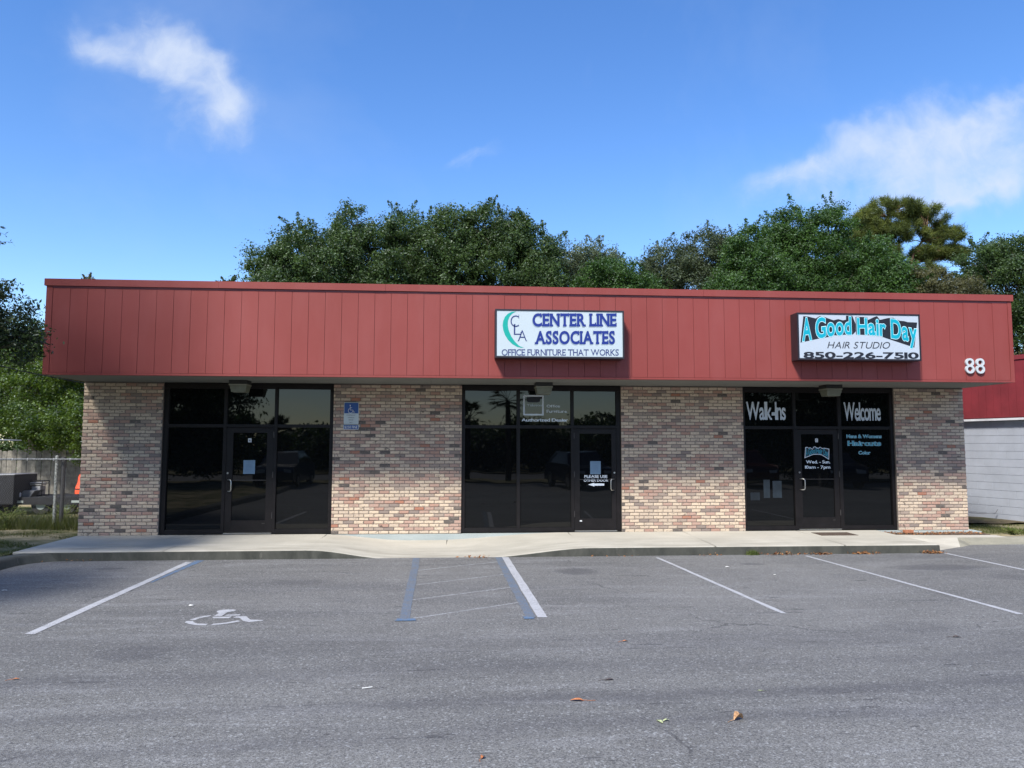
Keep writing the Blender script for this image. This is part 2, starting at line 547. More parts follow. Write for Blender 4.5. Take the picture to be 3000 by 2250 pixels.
M['slab'] = slab_mat()
M['foundation'] = concrete('foundation_concrete', (0.33, 0.38, 0.38), (0.43, 0.47, 0.46), (0.26, 0.30, 0.30), 0.5)


def kerb_mat():
    m, t, b, o = mat('mossy_stained_kerb')
    p = pos(t)
    n = t.noise(t.scl(p, (1, 1, 0.5)), 3.2, 6, 0.68, 0.5)
    n2 = t.noise(t.scl(p, (1, 1, 0.25)), 9, 5, 0.7)
    c = t.mix(t.ramp(n, 0.35, 0.7), (0.038, 0.040, 0.034), (0.085, 0.085, 0.072))
    c = t.mix(t.ramp(n2, 0.62, 0.76, 0, 0.5), c, (0.22, 0.21, 0.18))
    t.put(b, 'Base Color', c)
    t.put(b, 'Roughness', 0.95)
    bump(t, b, n2, 0.5, 0.008)
    return m


M['kerb'] = kerb_mat()


def ground_mat(name, a, bb, cc, s1=0.5):
    m, t, b, o = mat(name)
    p = pos(t)
    n = t.noise(p, s1, 6, 0.65, 0.3)
    n2 = t.noise(p, 9, 5, 0.7)
    c = t.mix(t.ramp(n, 0.38, 0.62), a, bb)
    c = t.mix(t.ramp(n2, 0.5, 0.7, 0, 0.7), c, cc)
    t.put(b, 'Base Color', c)
    t.put(b, 'Roughness', 1.0)
    t.put(b, 'Specular IOR Level', 0.1)
    bump(t, b, n2, 0.6, 0.03)
    return m


M['lawn'] = ground_mat('patchy_lawn', (0.07, 0.085, 0.03), (0.33, 0.28, 0.18), (0.14, 0.13, 0.06), 1.1)
M['dirt'] = ground_mat('leaf_strewn_dirt', (0.11, 0.09, 0.06), (0.06, 0.065, 0.035), (0.19, 0.15, 0.10), 1.3)


def leaf_mat(name, dark, light, trans=0.35, yellow=None):
    m = bpy.data.materials.new(name)
    m.use_nodes = True
    m.node_tree.nodes.clear()
    t = NT(m.node_tree)
    at = t.n('ShaderNodeAttribute', attribute_name='leaf')
    c = t.mix(at.outputs['Fac'], dark, light)
    if yellow:
        c = t.mix(t.ramp(at.outputs['Fac'], 0.86, 1.0), c, yellow)
    d = t.n('ShaderNodeBsdfDiffuse', {'Color': c})
    tr = t.n('ShaderNodeBsdfTranslucent', {'Color': t.mix(0.5, c, (light[0] * 1.3, light[1] * 1.25, light[2] * 0.6))})
    gl = t.n('ShaderNodeBsdfGlossy', {'Color': (0.8, 0.85, 0.85), 'Roughness': 0.55})
    a = t.n('ShaderNodeMixShader', {0: trans, 1: d.outputs[0], 2: tr.outputs[0]})
    f = t.n('ShaderNodeFresnel', {'IOR': 1.35})
    bsh = t.n('ShaderNodeMixShader', {0: t.m('MULTIPLY', f.outputs[0], 0.1), 1: a.outputs[0], 2: gl.outputs[0]})
    out = t.n('ShaderNodeOutputMaterial')
    m.node_tree.links.new(bsh.outputs[0], out.inputs[0])
    return m


LEAF = {
    'oak': leaf_mat('live_oak_leaf', (0.026, 0.050, 0.017), (0.092, 0.150, 0.048)),
    'oak2': leaf_mat('grey_green_oak_leaf', (0.040, 0.058, 0.032), (0.105, 0.135, 0.070)),
    'fresh': leaf_mat('fresh_green_leaf', (0.024, 0.058, 0.014), (0.085, 0.165, 0.040)),
    'pale': leaf_mat('pale_willow_leaf', (0.075, 0.100, 0.060), (0.170, 0.210, 0.125)),
    'olive': leaf_mat('olive_bush_leaf', (0.065, 0.070, 0.030), (0.135, 0.130, 0.060)),
    'pine': leaf_mat('pine_needle', (0.035, 0.055, 0.018), (0.165, 0.195, 0.050), 0.25),
    'bright': leaf_mat('sunny_yellow_green_leaf', (0.020, 0.048, 0.010), (0.130, 0.200, 0.030), 0.4),
    'near': leaf_mat('near_oak_leaf', (0.020, 0.032, 0.016), (0.060, 0.085, 0.035), 0.25),
    'grass': leaf_mat('grass_blade', (0.035, 0.055, 0.014), (0.130, 0.140, 0.050), 0.3),
    'weed': leaf_mat('weed_leaf', (0.050, 0.085, 0.020), (0.200, 0.240, 0.080), 0.35),
    'litter': leaf_mat('dead_leaf', (0.13, 0.045, 0.02), (0.42, 0.22, 0.10), 0.1),
    'palm': leaf_mat('palm_frond', (0.020, 0.035, 0.014), (0.055, 0.085, 0.030), 0.2)}
M['bark'] = simple('oak_bark', (0.075, 0.062, 0.050), 0.95, var=0.25, vs=8, bmp=0.6, bs=25, spec=0.1)
M['pinebark'] = simple('pine_bark', (0.15, 0.095, 0.065), 0.95, var=0.25, vs=8, bmp=0.6, bs=25, spec=0.1)

# ------------------------------------------------------------------ text
SER = {'E': ('b.12', 't.12', 'r'), 'F': ('b.14', 't.14', 'q'), 'L': ('b.14', 't.14', 's'), 'T': ('b.5', 'u'), 'N': ('b.1', 't.1', 't.9'),
       'R': ('b.12', 't.12', 'b.9'), 'I': ('b.5', 't.5'), 'A': ('b.06', 'b.94'), 'H': ('b.12', 't.12', 'b.88', 't.88'),
       'K': ('b.12', 't.12', 'b.9', 't.9'), 'U': ('t.12', 't.88'), 'W': ('t.04', 't.5', 't.96'), 'C': ('c',), 'S': ('c', 'd'), 'M': ('b.1', 'b.9', 't.1', 't.9'),
       'l': ('b.5', 'f.5'), 'k': ('b.1', 'f.1', 'b.9'), 'n': ('b.12', 'b.88', 'f.12'), 'm': ('b.07', 'b.5', 'b.93', 'f.07'),
       'i': ('b.5',), 'r': ('b.2',), 'D': ('b.1', 't.1'), 't': (), 'O': (), 'h': ('b.12', 'b.88', 'f.12')}
_gl = {}


def glyph(ch, off):
    key = (ch, round(off, 4))
    if key in _gl: return _gl[key]
    cu = bpy.data.curves.new('g', 'FONT')
    cu.body = ch
    cu.size = 1.0
    cu.offset = off
    cu.resolution_u = 5
    o = bpy.data.objects.new('g', cu)
    COL.objects.link(o)
    dg = bpy.context.evaluated_depsgraph_get()
    me = bpy.data.meshes.new_from_object(o.evaluated_get(dg))
    V = [tuple(v.co) for v in me.vertices]
    F = [tuple(p.vertices) for p in me.polygons]
    bpy.data.objects.remove(o)
    bpy.data.curves.remove(cu)
    bpy.data.meshes.remove(me)
    _gl[key] = (V, F)
    return _gl[key]


CAPH = 0.729


def text_geo(s, off=0.0, serif=0.0, space=0.06, sw=1.0):
    """flat text geometry in em units, cap height scaled to 1; returns verts, faces, width"""
    V, F = [], []
    nr = [1]
    x = 0.0
    for ch in s:
        if ch == ' ':
            x += 0.36
            continue
        gv, gf = glyph(ch, off)
        if not gv:
            x += 0.3
            continue
        g0, _ = glyph(ch, 0.0)
        x0, x1 = min(p[0] for p in g0), max(p[0] for p in g0)
        wd = (x1 - x0) / CAPH
        b = len(V)
        V += [(x + (p[0] - x0) / CAPH, p[1] / CAPH, 0) for p in gv]
        F += [tuple(b + i for i in f) for f in gf]
        if serif and ch in SER:
            th = 0.085 * serif + off
            hw = 0.15 * serif * sw + off
            hh = max(p[1] for p in g0) / CAPH

            def rect(a0, b0, a1, b1):
                k = len(V)
                V.extend([(a0, b0, nr[0]), (a1, b0, nr[0]), (a1, b1, nr[0]), (a0, b1, nr[0])])
                nr[0] = nr[0] % 3 + 1
                F.append((k, k + 1, k + 2, k + 3))
            for sr in SER[ch]:
                k = sr[0]
                xx = x + wd * float(sr[1:]) if len(sr) > 1 else 0
                if k == 'b': rect(xx - hw, -off, xx + hw, th)
                elif k == 't': rect(xx - hw, hh - th, xx + hw, hh + off)
                elif k == 'f': rect(xx - hw * 1.1, hh - th, xx, hh + off)
                elif k == 'r': rect(x + wd - th * .6, 0, x + wd + th * .5, .26); rect(x + wd - th * .6, .74, x + wd + th * .5, 1)
                elif k == 'q': rect(x + wd - th * .6, .74, x + wd + th * .5, 1)
                elif k == 's': rect(x + wd - th * .6, 0, x + wd + th * .5, .27)
                elif k == 'u': rect(x - th * .4, .74, x + th * .6, 1); rect(x + wd - th * .6, .74, x + wd + th * .4, 1)
                elif k == 'c': rect(x + wd - th * 1.1, .68, x + wd - th * .1, 1.0)
                elif k == 'd': rect(x, 0.0, x + th, .30)
        x += wd + space
    return V, F, x - space


def text_on(name, s, mat_, parent, fn, off=0.0, serif=0.0, space=0.06, sw=1.0, depth=0.0):
    """fn(u,v)->xyz with u 0..1 along the line and v 0..1 baseline to cap height"""
    V, F, wd = text_geo(s, off, serif, space, sw)
    pts = [(lambda q, k: (q[0], q[1] - .0003 * k, q[2]))(fn(p[0] / wd, p[1]), p[2]) for p in V]
    # overlapping serif pieces sit a hair proud so no two faces share a plane
    me = bpy.data.meshes.new(name)
    me.from_pydata(pts, [], F)
    me.materials.append(mat_)
    o = link(name, me, None, parent)
    if depth:
        bm = bmesh.new()
        bm.from_mesh(me)
        bmesh.ops.recalc_face_normals(bm, faces=bm.faces)
        r = bmesh.ops.extrude_face_region(bm, geom=bm.faces[:])
        bmesh.ops.translate(bm, vec=(0, -depth, 0), verts=[e for e in r['geom'] if isinstance(e, bmesh.types.BMVert)])
        bm.to_mesh(me)
        bm.free()
    return o


def interp(tab, x_):
    if x_ <= tab[0][0]: return tab[0][1]
    for (a, va), (b_, vb) in zip(tab[:-1], tab[1:]):
        if x_ <= b_: return va + (vb - va) * (x_ - a) / (b_ - a)
    return tab[-1][1]


def rectfn(x0, x1, z0, z1, y, slant=0.0):
    return lambda u, v: (x0 + (x1 - x0) * u + slant * v * (z1 - z0), y, z0 + (z1 - z0) * v)


# ------------------------------------------------------------------ ground, lot, walk
ZA = -0.19
GR = MB().add([(-400, -400, -0.26), (400, -400, -0.26), (400, 600, -0.26), (-400, 600, -0.26)], [(0, 1, 2, 3)]).build('ground', M['dirt'])
tag(GR, kind='structure')
lot = MB().add([(0.3, -23, ZA), (60, -23, ZA), (60, -0.9, ZA), (0.3, -0.9, ZA)], [(0, 1, 2, 3)]).build('parking_lot', M['asphalt'])
tag(lot, 'grey weathered asphalt parking lot in front of the shops', kind='structure')
road = MB().add([(-200, -37, -0.2), (200, -37, -0.2), (200, -26, -0.2), (-200, -26, -0.2)], [(0, 1, 2, 3)]).build('road', M['asphalt'])
tag(road, kind='structure')


def lawn_sheet(name, x0, x1, y0, y1, z, mat_, step=0.5, amp=0.02):
    nx, ny = max(2, int((x1 - x0) / step)), max(2, int((y1 - y0) / step))
    mb = MB()
    rr = random.Random(3)
    vs = [(x0 + (x1 - x0) * i / nx, y0 + (y1 - y0) * j / ny, z + rr.uniform(-amp, amp) * (0 < i < nx)) for j in range(ny + 1) for i in range(nx + 1)]
    fs = [(j * (nx + 1) + i, j * (nx + 1) + i + 1, (j + 1) * (nx + 1) + i + 1, (j + 1) * (nx + 1) + i) for j in range(ny) for i in range(nx)]
    mb.add(vs, fs)
    return tag(mb.build(name, mat_, smooth=True), kind='structure')


lawn_sheet('lawn', -25, -0.12, -23, 9, -0.07, M['lawn'])
lawn_sheet('lawn', 18.62, 45, -0.86, 12, -0.09, M['lawn'])
lawn_sheet('verge', -60, 60, -26, -23, -0.12, M['lawn'], 2.0)
lawn_sheet('verge', -60, 60, -50, -37, -0.12, M['lawn'], 2.0)
lawn_sheet('dirt_strip', 18.7, 22.4, 1.6, 4.2, -0.045, M['dirt'], 0.3, 0.015)


def sstep(a, b, x_):
    t_ = max(0, min(1, (x_ - a) / (b - a)))
    return t_ * t_ * (3 - 2 * t_)


def zback(X):
    return -0.004 - 0.135 * sstep(4.7, 6.5, X) * (1 - sstep(7.0, 9.6, X))


def zfront(X):
    return -0.03 - 0.155 * sstep(4.9, 6.3, X) * (1 - sstep(7.9, 9.9, X))


walk = empty('sidewalk', (0, 0, 0))
tag(walk, 'pale concrete walk along the shop fronts with a dropped kerb in the middle', kind='structure')
joints = [0.02, 2.47, 4.87, 7.28, 9.76, 12.18, 14.62, 16.38]
YB, YF = -0.055, -2.12
for a, b_ in zip(joints[:-1], joints[1:]):
    a2, b2 = a + 0.011, b_ - 0.011
    n = 12
    mb = MB()
    rows = []
    for i in range(n + 1):
        X = a2 + (b2 - a2) * i / n
        xl = X
        zb, zf = zback(X), zfront(X)
        if a < 0.1:   # rounded left end of the walk
            pass
        row = []
        for j in range(7):
            f = j / 6
            row.append((X - (0.06 * f if i == 0 else 0), YB + (YF - YB) * f, zb + (zf - zb) * f + 0.0))
        row[-1] = (row[-1][0], row[-1][1], row[-1][2] - 0.004)
        row.append((row[-1][0], YF - 0.012, zf - 0.014))
        row.append((row[-1][0], YF - 0.012, -0.24))
        rows.append(row)
    m_ = len(rows[0])
    vs = [p for r_ in rows for p in r_]
    fs = [(i * m_ + j, i * m_ + j + 1, (i + 1) * m_ + j + 1, (i + 1) * m_ + j) for i in range(n) for j in range(m_ - 1)]
    vs += [(rows[0][0][0], YB, -0.24), (rows[-1][0][0], YB, -0.24)]
    k0, k1 = len(vs) - 2, len(vs) - 1
    fs.append(tuple([k0] + [j for j in range(m_ - 1, -1, -1)]))
    fs.append(tuple([k1] + [n * m_ + j for j in range(m_)]))
    mb.add(vs, fs)
    mb.build('slab', M['slab'], walk)
jf = simple('dark_joint_filler', (0.035, 0.032, 0.028), .95)
for a in joints[1:-1]:
    mb = MB()
    for j in range(6):
        f0, f1 = j / 6, (j + 1) / 6
        zz = lambda f: zback(a) + (zfront(a) - zback(a)) * f - 0.0085
        mb.add([(a - .0108, YB + (YF - YB) * f0, zz(f0)), (a + .0108, YB + (YF - YB) * f0, zz(f0)), (a + .0108, YB + (YF - YB) * f1, zz(f1)), (a - .0108, YB + (YF - YB) * f1, zz(f1))], [(0, 3, 2, 1)])
    mb.build('joint_filler', jf, walk)
# kerb face (stained) in front of the slabs
mb = MB()
n = 90
tops, bots = [], []
for i in range(n + 1):
    X = 0.55 + (16.385 - 0.55) * i / n
    zt = max(zfront(X) - 0.018, ZA - 0.02)
    tops.append((X, zt))
for i in range(n):
    (xa, za), (xb, zb) = tops[i], tops[i + 1]
    mb.add([(xa, YF - 0.012, za), (xb, YF - 0.012, zb), (xb, YF - 0.030, zb - 0.006), (xa, YF - 0.030, za - 0.006),
            (xa, YF - 0.036, ZA - 0.03), (xb, YF - 0.036, ZA - 0.03)], [(0, 3, 2, 1), (3, 4, 5, 2)])
mb.add([(16.385, YF - 0.012, -0.048), (16.40, YF - 0.02, -0.055), (16.41, YF - 0.02, -0.22), (16.385, -0.6, -0.22), (16.385, -0.6, -0.03), (16.41, -0.6, -0.22)],
       [(1, 2, 5, 4), (0, 1, 4)])
mb.build('kerb', M['kerb'], walk)
# kerb that turns at the left end and runs along the lawn
arc = []
for i in range(9):
    t_ = i / 8 * PI / 2
    arc.append((0.75 - 0.45 * math.sin(t_), YF - 0.036 - 0.62 * (1 - math.cos(t_)), 0))
path = [(0.75, YF - 0.036)] + [(p[0], p[1]) for p in arc[1:]] + [(0.27, -3.4), (0.27, -8), (0.3, -22.9)]
mb = MB()
vs, fs = [], []
for i, (px, py) in enumerate(path):
    pa, pb = path[max(i - 1, 0)], path[min(i + 1, len(path) - 1)]
    d = Vector((pb[0] - pa[0], pb[1] - pa[1], 0)).normalized()
    nrm = Vector((d.y, -d.x, 0))          # towards the lawn / walk
    if nrm.x > 0: nrm = -nrm
    if i == 0: nrm = Vector((0, 1, 0))
    zt = -0.045 if i < 3 else -0.055
    for (o_, zz) in ((-0.05, ZA - 0.04), (0.0, ZA + 0.0), (0.035, zt - 0.03), (0.08, zt), (0.36, zt), (0.36, -0.24)):
        vs.append((px + nrm.x * o_, py + nrm.y * o_, zz))
for i in range(len(path) - 1):
    for j in range(5):
        fs.append((i * 6 + j, i * 6 + j + 1, (i + 1) * 6 + j + 1, (i + 1) * 6 + j))
mb.add(vs, fs)
mb.build('kerb', M['kerb'], walk, smooth=True)
# right-hand apron beyond the end of the walk
mb = MB()
mb.add([(16.39, -0.62, -0.035), (17.2, -0.62, -0.05), (18.62, -0.62, -0.055), (18.62, -0.98, -0.058), (17.55, -0.98, -0.058), (17.0, -1.02, -0.075), (16.39, -0.9, -0.06),
        (16.41, -1.95, ZA + 0.004), (17.3, -1.42, ZA + 0.004)],
       [(0, 1, 5, 6), (1, 2, 3, 4), (1, 4, 5), (6, 5, 8, 7), (5, 4, 8)])
mb.build('apron', M['slab'], walk)
mb = MB()
mb.add([(17.55, -0.98, -0.0585), (40, -0.98, -0.06), (40, -1.03, -0.075), (17.7, -1.03, -0.075), (17.3, -1.42, ZA + 0.001), (17.8, -1.09, ZA - 0.01), (40, -1.07, ZA - 0.01)],
       [(0, 3, 2, 1), (3, 5, 6, 2), (0, 4, 5, 3)])
mb.box(18.62, 40, -0.98, -0.80, -0.2, -0.06)
mb.build('kerb', concrete('bleached_kerb', (0.24, 0.23, 0.19), (0.34, 0.32, 0.25), (0.12, 0.12, 0.10), 0.7), walk)


# painted markings (4 mm sheets on the lot)
def marks(name, polys, m_, label, z_=ZA + 0.004):
    mb_ = MB()
    for pl in polys:
        n_ = len(pl)
        # long strips get cut up so their edges look hand painted
        if n_ == 4 and name == 'painted_line':
            A, B, C_, D = [Vector((*q, 0)) for q in pl]
            k = 14
            prev_ = None
            for i in range(k + 1):
                f = i / k
                l_ = A.lerp(D, f)
                r_ = B.lerp(C_, f)
                jx = random.uniform(-.006, .006)
                jr = random.uniform(-.006, .006)
                cur = ((l_.x + jx, l_.y, z_), (r_.x + jr, r_.y, z_))
                if prev_: mb_.add([prev_[0], prev_[1], cur[1], cur[0]], [(0, 1, 2, 3)])
                prev_ = cur
        else:
            mb_.add([(q[0], q[1], z_) for q in pl], [tuple(range(n_))])
    o_ = mb_.build(name, m_, lot)
    if label: o_['label'] = label
    return o_


marks('painted_line', [[(2.95, -7.28), (3.06, -7.29), (3.02, -2.40), (2.91, -2.38)]], M['line_white'], 'white parking line, leftmost')
marks('painted_line', [[(3.065, -4.3), (3.10, -4.3), (3.16, -2.2), (3.03, -2.2)]], M['line_blue'], 'blue stripe beside the leftmost white line')
marks('painted_line', [[(8.38, -6.87), (8.50, -6.88), (8.38, -2.16), (8.27, -2.16)]], M['line_white'], 'white parking line beside the hatched aisle')
marks('painted_line', [[(8.25, -6.87), (8.36, -6.88), (8.262, -2.16), (8.14, -2.16)]], M['line_blue_faint'], 'faded blue stripe right of the hatched aisle')
marks('painted_line', [[(6.81, -6.88), (6.92, -6.89), (6.83, -2.16), (6.71, -2.16)]], M['line_blue_faint'], 'faded blue stripe left of the hatched aisle')
marks('painted_line', [[(11.28, -6.86), (11.35, -6.87), (11.03, -2.4), (10.97, -2.4)]], M['line_white'], 'white parking line between two bays')
marks('painted_line', [[(14.05, -7.1), (14.13, -7.1), (13.76, -2.35), (13.70, -2.35)]], M['line_white'], 'white parking line in front of the hair studio')
marks('painted_line', [[(16.58, -7.2), (16.66, -7.2), (16.50, -2.2), (16.43, -2.2)]], M['line_white'], 'white parking line at the far right')
hz = []
for (xa, ya, xb, yb) in ((6.86, -3.48, 8.20, -2.66), (6.89, -4.73, 8.24, -3.92), (6.86, -5.80, 8.26, -4.98), (6.90, -6.86, 8.32, -5.98)):
    hz.append([(xa, ya - .025), (xb, yb - .025), (xb, yb + .025), (xa, ya + .025)])
marks('hatching', hz, M['line_faint'], 'thin worn diagonal hatching', ZA + 0.002)
marks('painted_line', [[(6.76, -6.96), (7.0, -6.96), (6.98, -6.84), (6.78, -6.84)], [(8.22, -6.96), (8.34, -6.96), (8.34, -6.84), (8.22, -6.84)]], M['line_blue'], 'blue line ends', ZA + 0.008)
sym = [[(4.62, -6.34), (4.61, -6.28), (4.65, -6.22), (4.71, -6.205), (4.78, -6.21), (4.82, -6.24), (4.82, -6.29), (4.78, -6.33), (4.75, -6.37), (4.745, -6.56), (4.655, -6.57), (4.665, -6.4)],
       [(4.78, -6.56), (4.79, -6.485), (4.94, -6.48), (4.935, -6.545)],
       [(4.65, -6.60), (4.87, -6.60), (4.86, -6.68), (4.69, -6.68)],
       [(4.90, -6.65), (4.92, -6.59), (5.03, -6.59), (5.12, -6.765), (5.28, -6.80), (5.27, -6.83), (5.14, -6.89), (5.06, -6.83), (4.985, -6.68)],
       [(4.44, -6.73), (4.48, -6.62), (4.54, -6.54), (4.61, -6.505), (4.61, -6.57), (4.56, -6.62), (4.52, -6.68), (4.51, -6.75)],
       [(4.43, -6.86), (4.43, -6.79), (4.50, -6.785), (4.53, -6.86), (4.59, -6.92), (4.71, -6.94), (4.71, -7.01), (4.61, -7.00), (4.52, -6.95)],
       [(4.76, -7.01), (4.77, -6.945), (4.88, -6.90), (4.99, -6.80), (5.04, -6.84), (4.95, -6.93), (4.87, -6.98)]]
marks('wheelchair_symbol', sym, M['line_white'], 'white stencilled wheelchair symbol', ZA + 0.004)

# ------------------------------------------------------------------ the shop building
BW = 18.5
SOF, TOP, OV = 3.044, 4.795, 1.556
bld = empty('shop_building', (BW / 2, 6, 0), 0, 'low brick shop building with a deep red board fascia and three dark glass storefronts', 'building')


def BP(mb_, name, m_, parent=None, **kw):
    o_ = mb_.build(name, m_, None, **kw)
    o_.parent = parent or bld
    o_.matrix_parent_inverse = Matrix.Identity(4)
    if (parent or bld) is bld:
        o_.location = (-bld.location.x, -bld.location.y, 0)
    return o_


holes = [(1.55, 4.93), (7.568, 10.906), (13.56, 16.917)]
piers = [(0.0, 1.55), (4.93, 7.568), (10.906, 13.56), (16.917, BW)]
TINTS = [((0.63, 0.51, 0.385), 34), ((0.55, 0.445, 0.345), 24), ((0.46, 0.31, 0.25), 22), ((0.44, 0.27, 0.21), 8), ((0.37, 0.295, 0.245), 13), ((0.26, 0.21, 0.185), 5), ((0.12, 0.105, 0.095), 3), ((0.40, 0.18, 0.12), 1)]
bag = [c for c, k in TINTS for _ in range(k)]


def brick_geo(mb_, cx, yf, cz, wd, ht, dp, rr, tint=None, axis='x'):
    """irregular tumbled brick, front face at yf facing -Y (or facing -X when axis is 'y')"""
    mb_.col = tint
    j = lambda s_: rr.uniform(-s_, s_)
    w2, h2 = wd / 2, ht / 2
    c = 0.006
    F = [(-w2 + c + j(.006), -h2 + c + j(.002)), (w2 - c + j(.006), -h2 + c + j(.002)), (w2 - c + j(.006), h2 - c + j(.002)), (-w2 + c + j(.006), h2 - c + j(.002))]
    B = [(-w2, -h2), (w2, -h2), (w2, h2), (-w2, h2)]
    fr = rr.uniform(-.004, .003)
    if axis == 'x':
        vs = [(cx + a, yf + fr, cz + b2) for a, b2 in F] + [(cx + a, yf + 0.008, cz + b2) for a, b2 in B] + [(cx + a, yf + dp, cz + b2) for a, b2 in B]
    else:
        vs = [(yf + fr, cx - a, cz + b2) for a, b2 in F] + [(yf + 0.008, cx - a, cz + b2) for a, b2 in B] + [(yf + dp, cx - a, cz + b2) for a, b2 in B]
    fs = [(0, 1, 2, 3)] + [(i, 4 + i, 4 + (i + 1) % 4, (i + 1) % 4) for i in range(4)] + [(4 + i, 8 + i, 8 + (i + 1) % 4, 4 + (i + 1) % 4) for i in range(4)]
    mb_.add(vs, fs)


CO, BL = 0.0677, 0.2032
bank = []
br = random.Random(11)
for i, (c_, k) in enumerate([(c, k) for c, k in TINTS for _ in range(3)]):
    mb = MB()
    brick_geo(mb, 0, 0, 0, BL - 0.013, CO - 0.0115, 0.05, br, c_)
    bank += [mb.mesh('brick', M['brick'])] * k
for pi_, (pa, pb) in enumerate(piers):
    # brick wall part: mortar bed with bricks as its pieces
    mb = MB().box(pa + 0.006, pb - 0.006, 0.011, 0.22, -0.02, SOF - 0.002)
    wall = BP(mb, 'brick_wall', M['mortar'])
    single = []
    rest = MB()
    for r_ in range(45):
        cz = -0.02 + CO * (r_ + 0.5)
        x_ = (r_ % 2) * BL / 2 - BL * 2 + 0.0
        x_ += math.floor(pa / BL) * BL
        while x_ < pb:
            a, b_ = max(x_, pa), min(x_ + BL, pb)
            x_ += BL
            if b_ - a < 0.03: continue
            full = (b_ - a) > BL - 0.001
            single.append((a, b_, cz, full))
    tot = len(single)
    for i, (a, b_, cz, full) in enumerate(single):
        if pi_ == 0 and i < 300:
            if full:
                me = br.choice(bank)
            else:
                mb = MB()
                brick_geo(mb, 0, 0, 0, b_ - a - 0.013, CO - 0.0115, 0.05, br, br.choice(bag))
                me = mb.mesh('brick', M['brick'])
            o_ = bpy.data.objects.new('brick', me)
            o_.parent = wall
            o_.location = ((a + b_) / 2, 0.001 + br.uniform(-.002, .002), cz)
            COL.objects.link(o_)
        else:
            brick_geo(rest, (a + b_) / 2, 0.001, cz, b_ - a - 0.013, CO - 0.0115, 0.05, br, br.choice(bag))
    o_ = rest.build('brick_courses', M['brick'], wall)
    o_['kind'] = 'stuff'
# returns of the brick at the openings and the side and rear walls
mb = MB()
for (ha, hb) in holes:
    for r_ in range(45):
        cz = -0.02 + CO * (r_ + 0.5)
for r_ in range(45):
    cz = -0.02 + CO * (r_ + 0.5)
    y_ = 0.0 + (r_ % 2) * BL / 2
    while y_ < 11.9:
        for side in (0, 1):
            t0 = br.choice(bag)
            if side == 0:
                brick_geo(mb, y_ + BL / 2, -0.002, cz, BL - 0.013, CO - 0.0115, 0.03, br, t0, 'y')
            else:
                nv = len(mb.v)
                brick_geo(mb, y_ + BL / 2, 0, cz, BL - 0.013, CO - 0.0115, 0.03, br, t0, 'y')
                mb.v[nv:] = [(BW + 0.002 - p[0], p[1], p[2]) for p in mb.v[nv:]]
                # keep winding outward
                for k in range(len(mb.f) - 9, len(mb.f)): mb.f[k] = mb.f[k][::-1]
        y_ += BL
sb = MB().box(0.008, 0.22, 0.221, 11.95, -0.02, SOF + 1.0).box(BW - 0.22, BW - 0.008, 0.221, 11.95, -0.02, SOF + 1.0).box(0.221, BW - 0.221, 11.7, 11.95, -0.02, SOF + 1.0)
sw_ = BP(sb, 'side_wall', M['mortar'])
o_ = mb.build('brick_courses', M['brick'], sw_)
o_['kind'] = 'stuff'
# foundation
fb = MB().box(-0.03, BW + 0.13, -0.052, 12.0, -0.26, -0.022)
BP(fb, 'foundation', M['foundation'])
fb = MB().box(16.95, BW + 0.16, -0.17, -0.053, -0.26, -0.03)
BP(fb, 'footing', M['foundation'])

# fascia
fas = BP(MB().box(0.02, BW - 0.02, -OV + 0.018, -OV + 0.12, SOF + 0.005, TOP - 0.02), 'fascia', M['red_dark'])
BPL = []
g0 = 0.4193
edges = [0.112] + [g0 + 0.3048 * i for i in range(60)]
edges = [e for e in edges if e < BW - 0.1] + [BW - 0.085]
pr = random.Random(5)
for i in range(len(edges) - 1):
    a, b_ = edges[i] + 0.003, edges[i + 1] - 0.003
    if b_ - a < .05: continue
    dy = pr.uniform(-.0015, .0015)
    mb = MB().box(a, b_, -OV + dy, -OV + 0.017, SOF + 0.042, TOP - 0.165)
    o_ = mb.build('panel', M['red'], fas)
for (a, b_) in ((0.0, 0.108), (BW - 0.08, BW)):
    MB().box(a, b_, -OV - 0.006, -OV + 0.017, SOF, TOP - 0.13).build('corner_board', M['red'], fas)
MB().box(0.109, BW - 0.081, -OV - 0.010, -OV + 0.10, SOF - 0.001, SOF + 0.036).build('bottom_trim', M['red'], fas)
MB().box(0.109, BW - 0.081, -OV - 0.004, -OV + 0.016, TOP - 0.162, TOP - 0.131).build('top_trim', simple('trim_red_shade', (0.20, 0.06, 0.07), 0.6), fas)
cx_ = [-0.03, 3.05, 6.10, 9.15, 12.20, 15.25, BW + 0.03]
for i in range(6):
    dz = random.uniform(-.002, .002)
    MB().box(cx_[i] + .0015, cx_[i + 1] - .0015, -OV - 0.035 + random.uniform(-.002, .002), -OV + 0.25, TOP - 0.127 + dz, TOP + dz).build('cap_flashing', M['red'], fas)
# returns of the fascia along both sides
mb = MB().box(-0.0, 0.018, -OV + 0.018, 11.9, SOF, TOP - 0.13).box(BW - 0.018, BW, -OV + 0.018, 11.9, SOF, TOP - 0.13)
mb.box(-0.03, 0.22, -OV + 0.251, 11.95, TOP - 0.127, TOP).box(BW - 0.22, BW + 0.03, -OV + 0.251, 11.95, TOP - 0.127, TOP).box(0.221, BW - 0.221, 11.7, 11.95, SOF + 1.001, TOP)
mb.build('side_fascia', M['red'], fas)
MB().box(0.22, BW - 0.22, -OV + 0.251, 11.69, 4.45, 4.55).build('roof', simple('gravel_roof', (0.25, 0.24, 0.22), 0.9), fas)
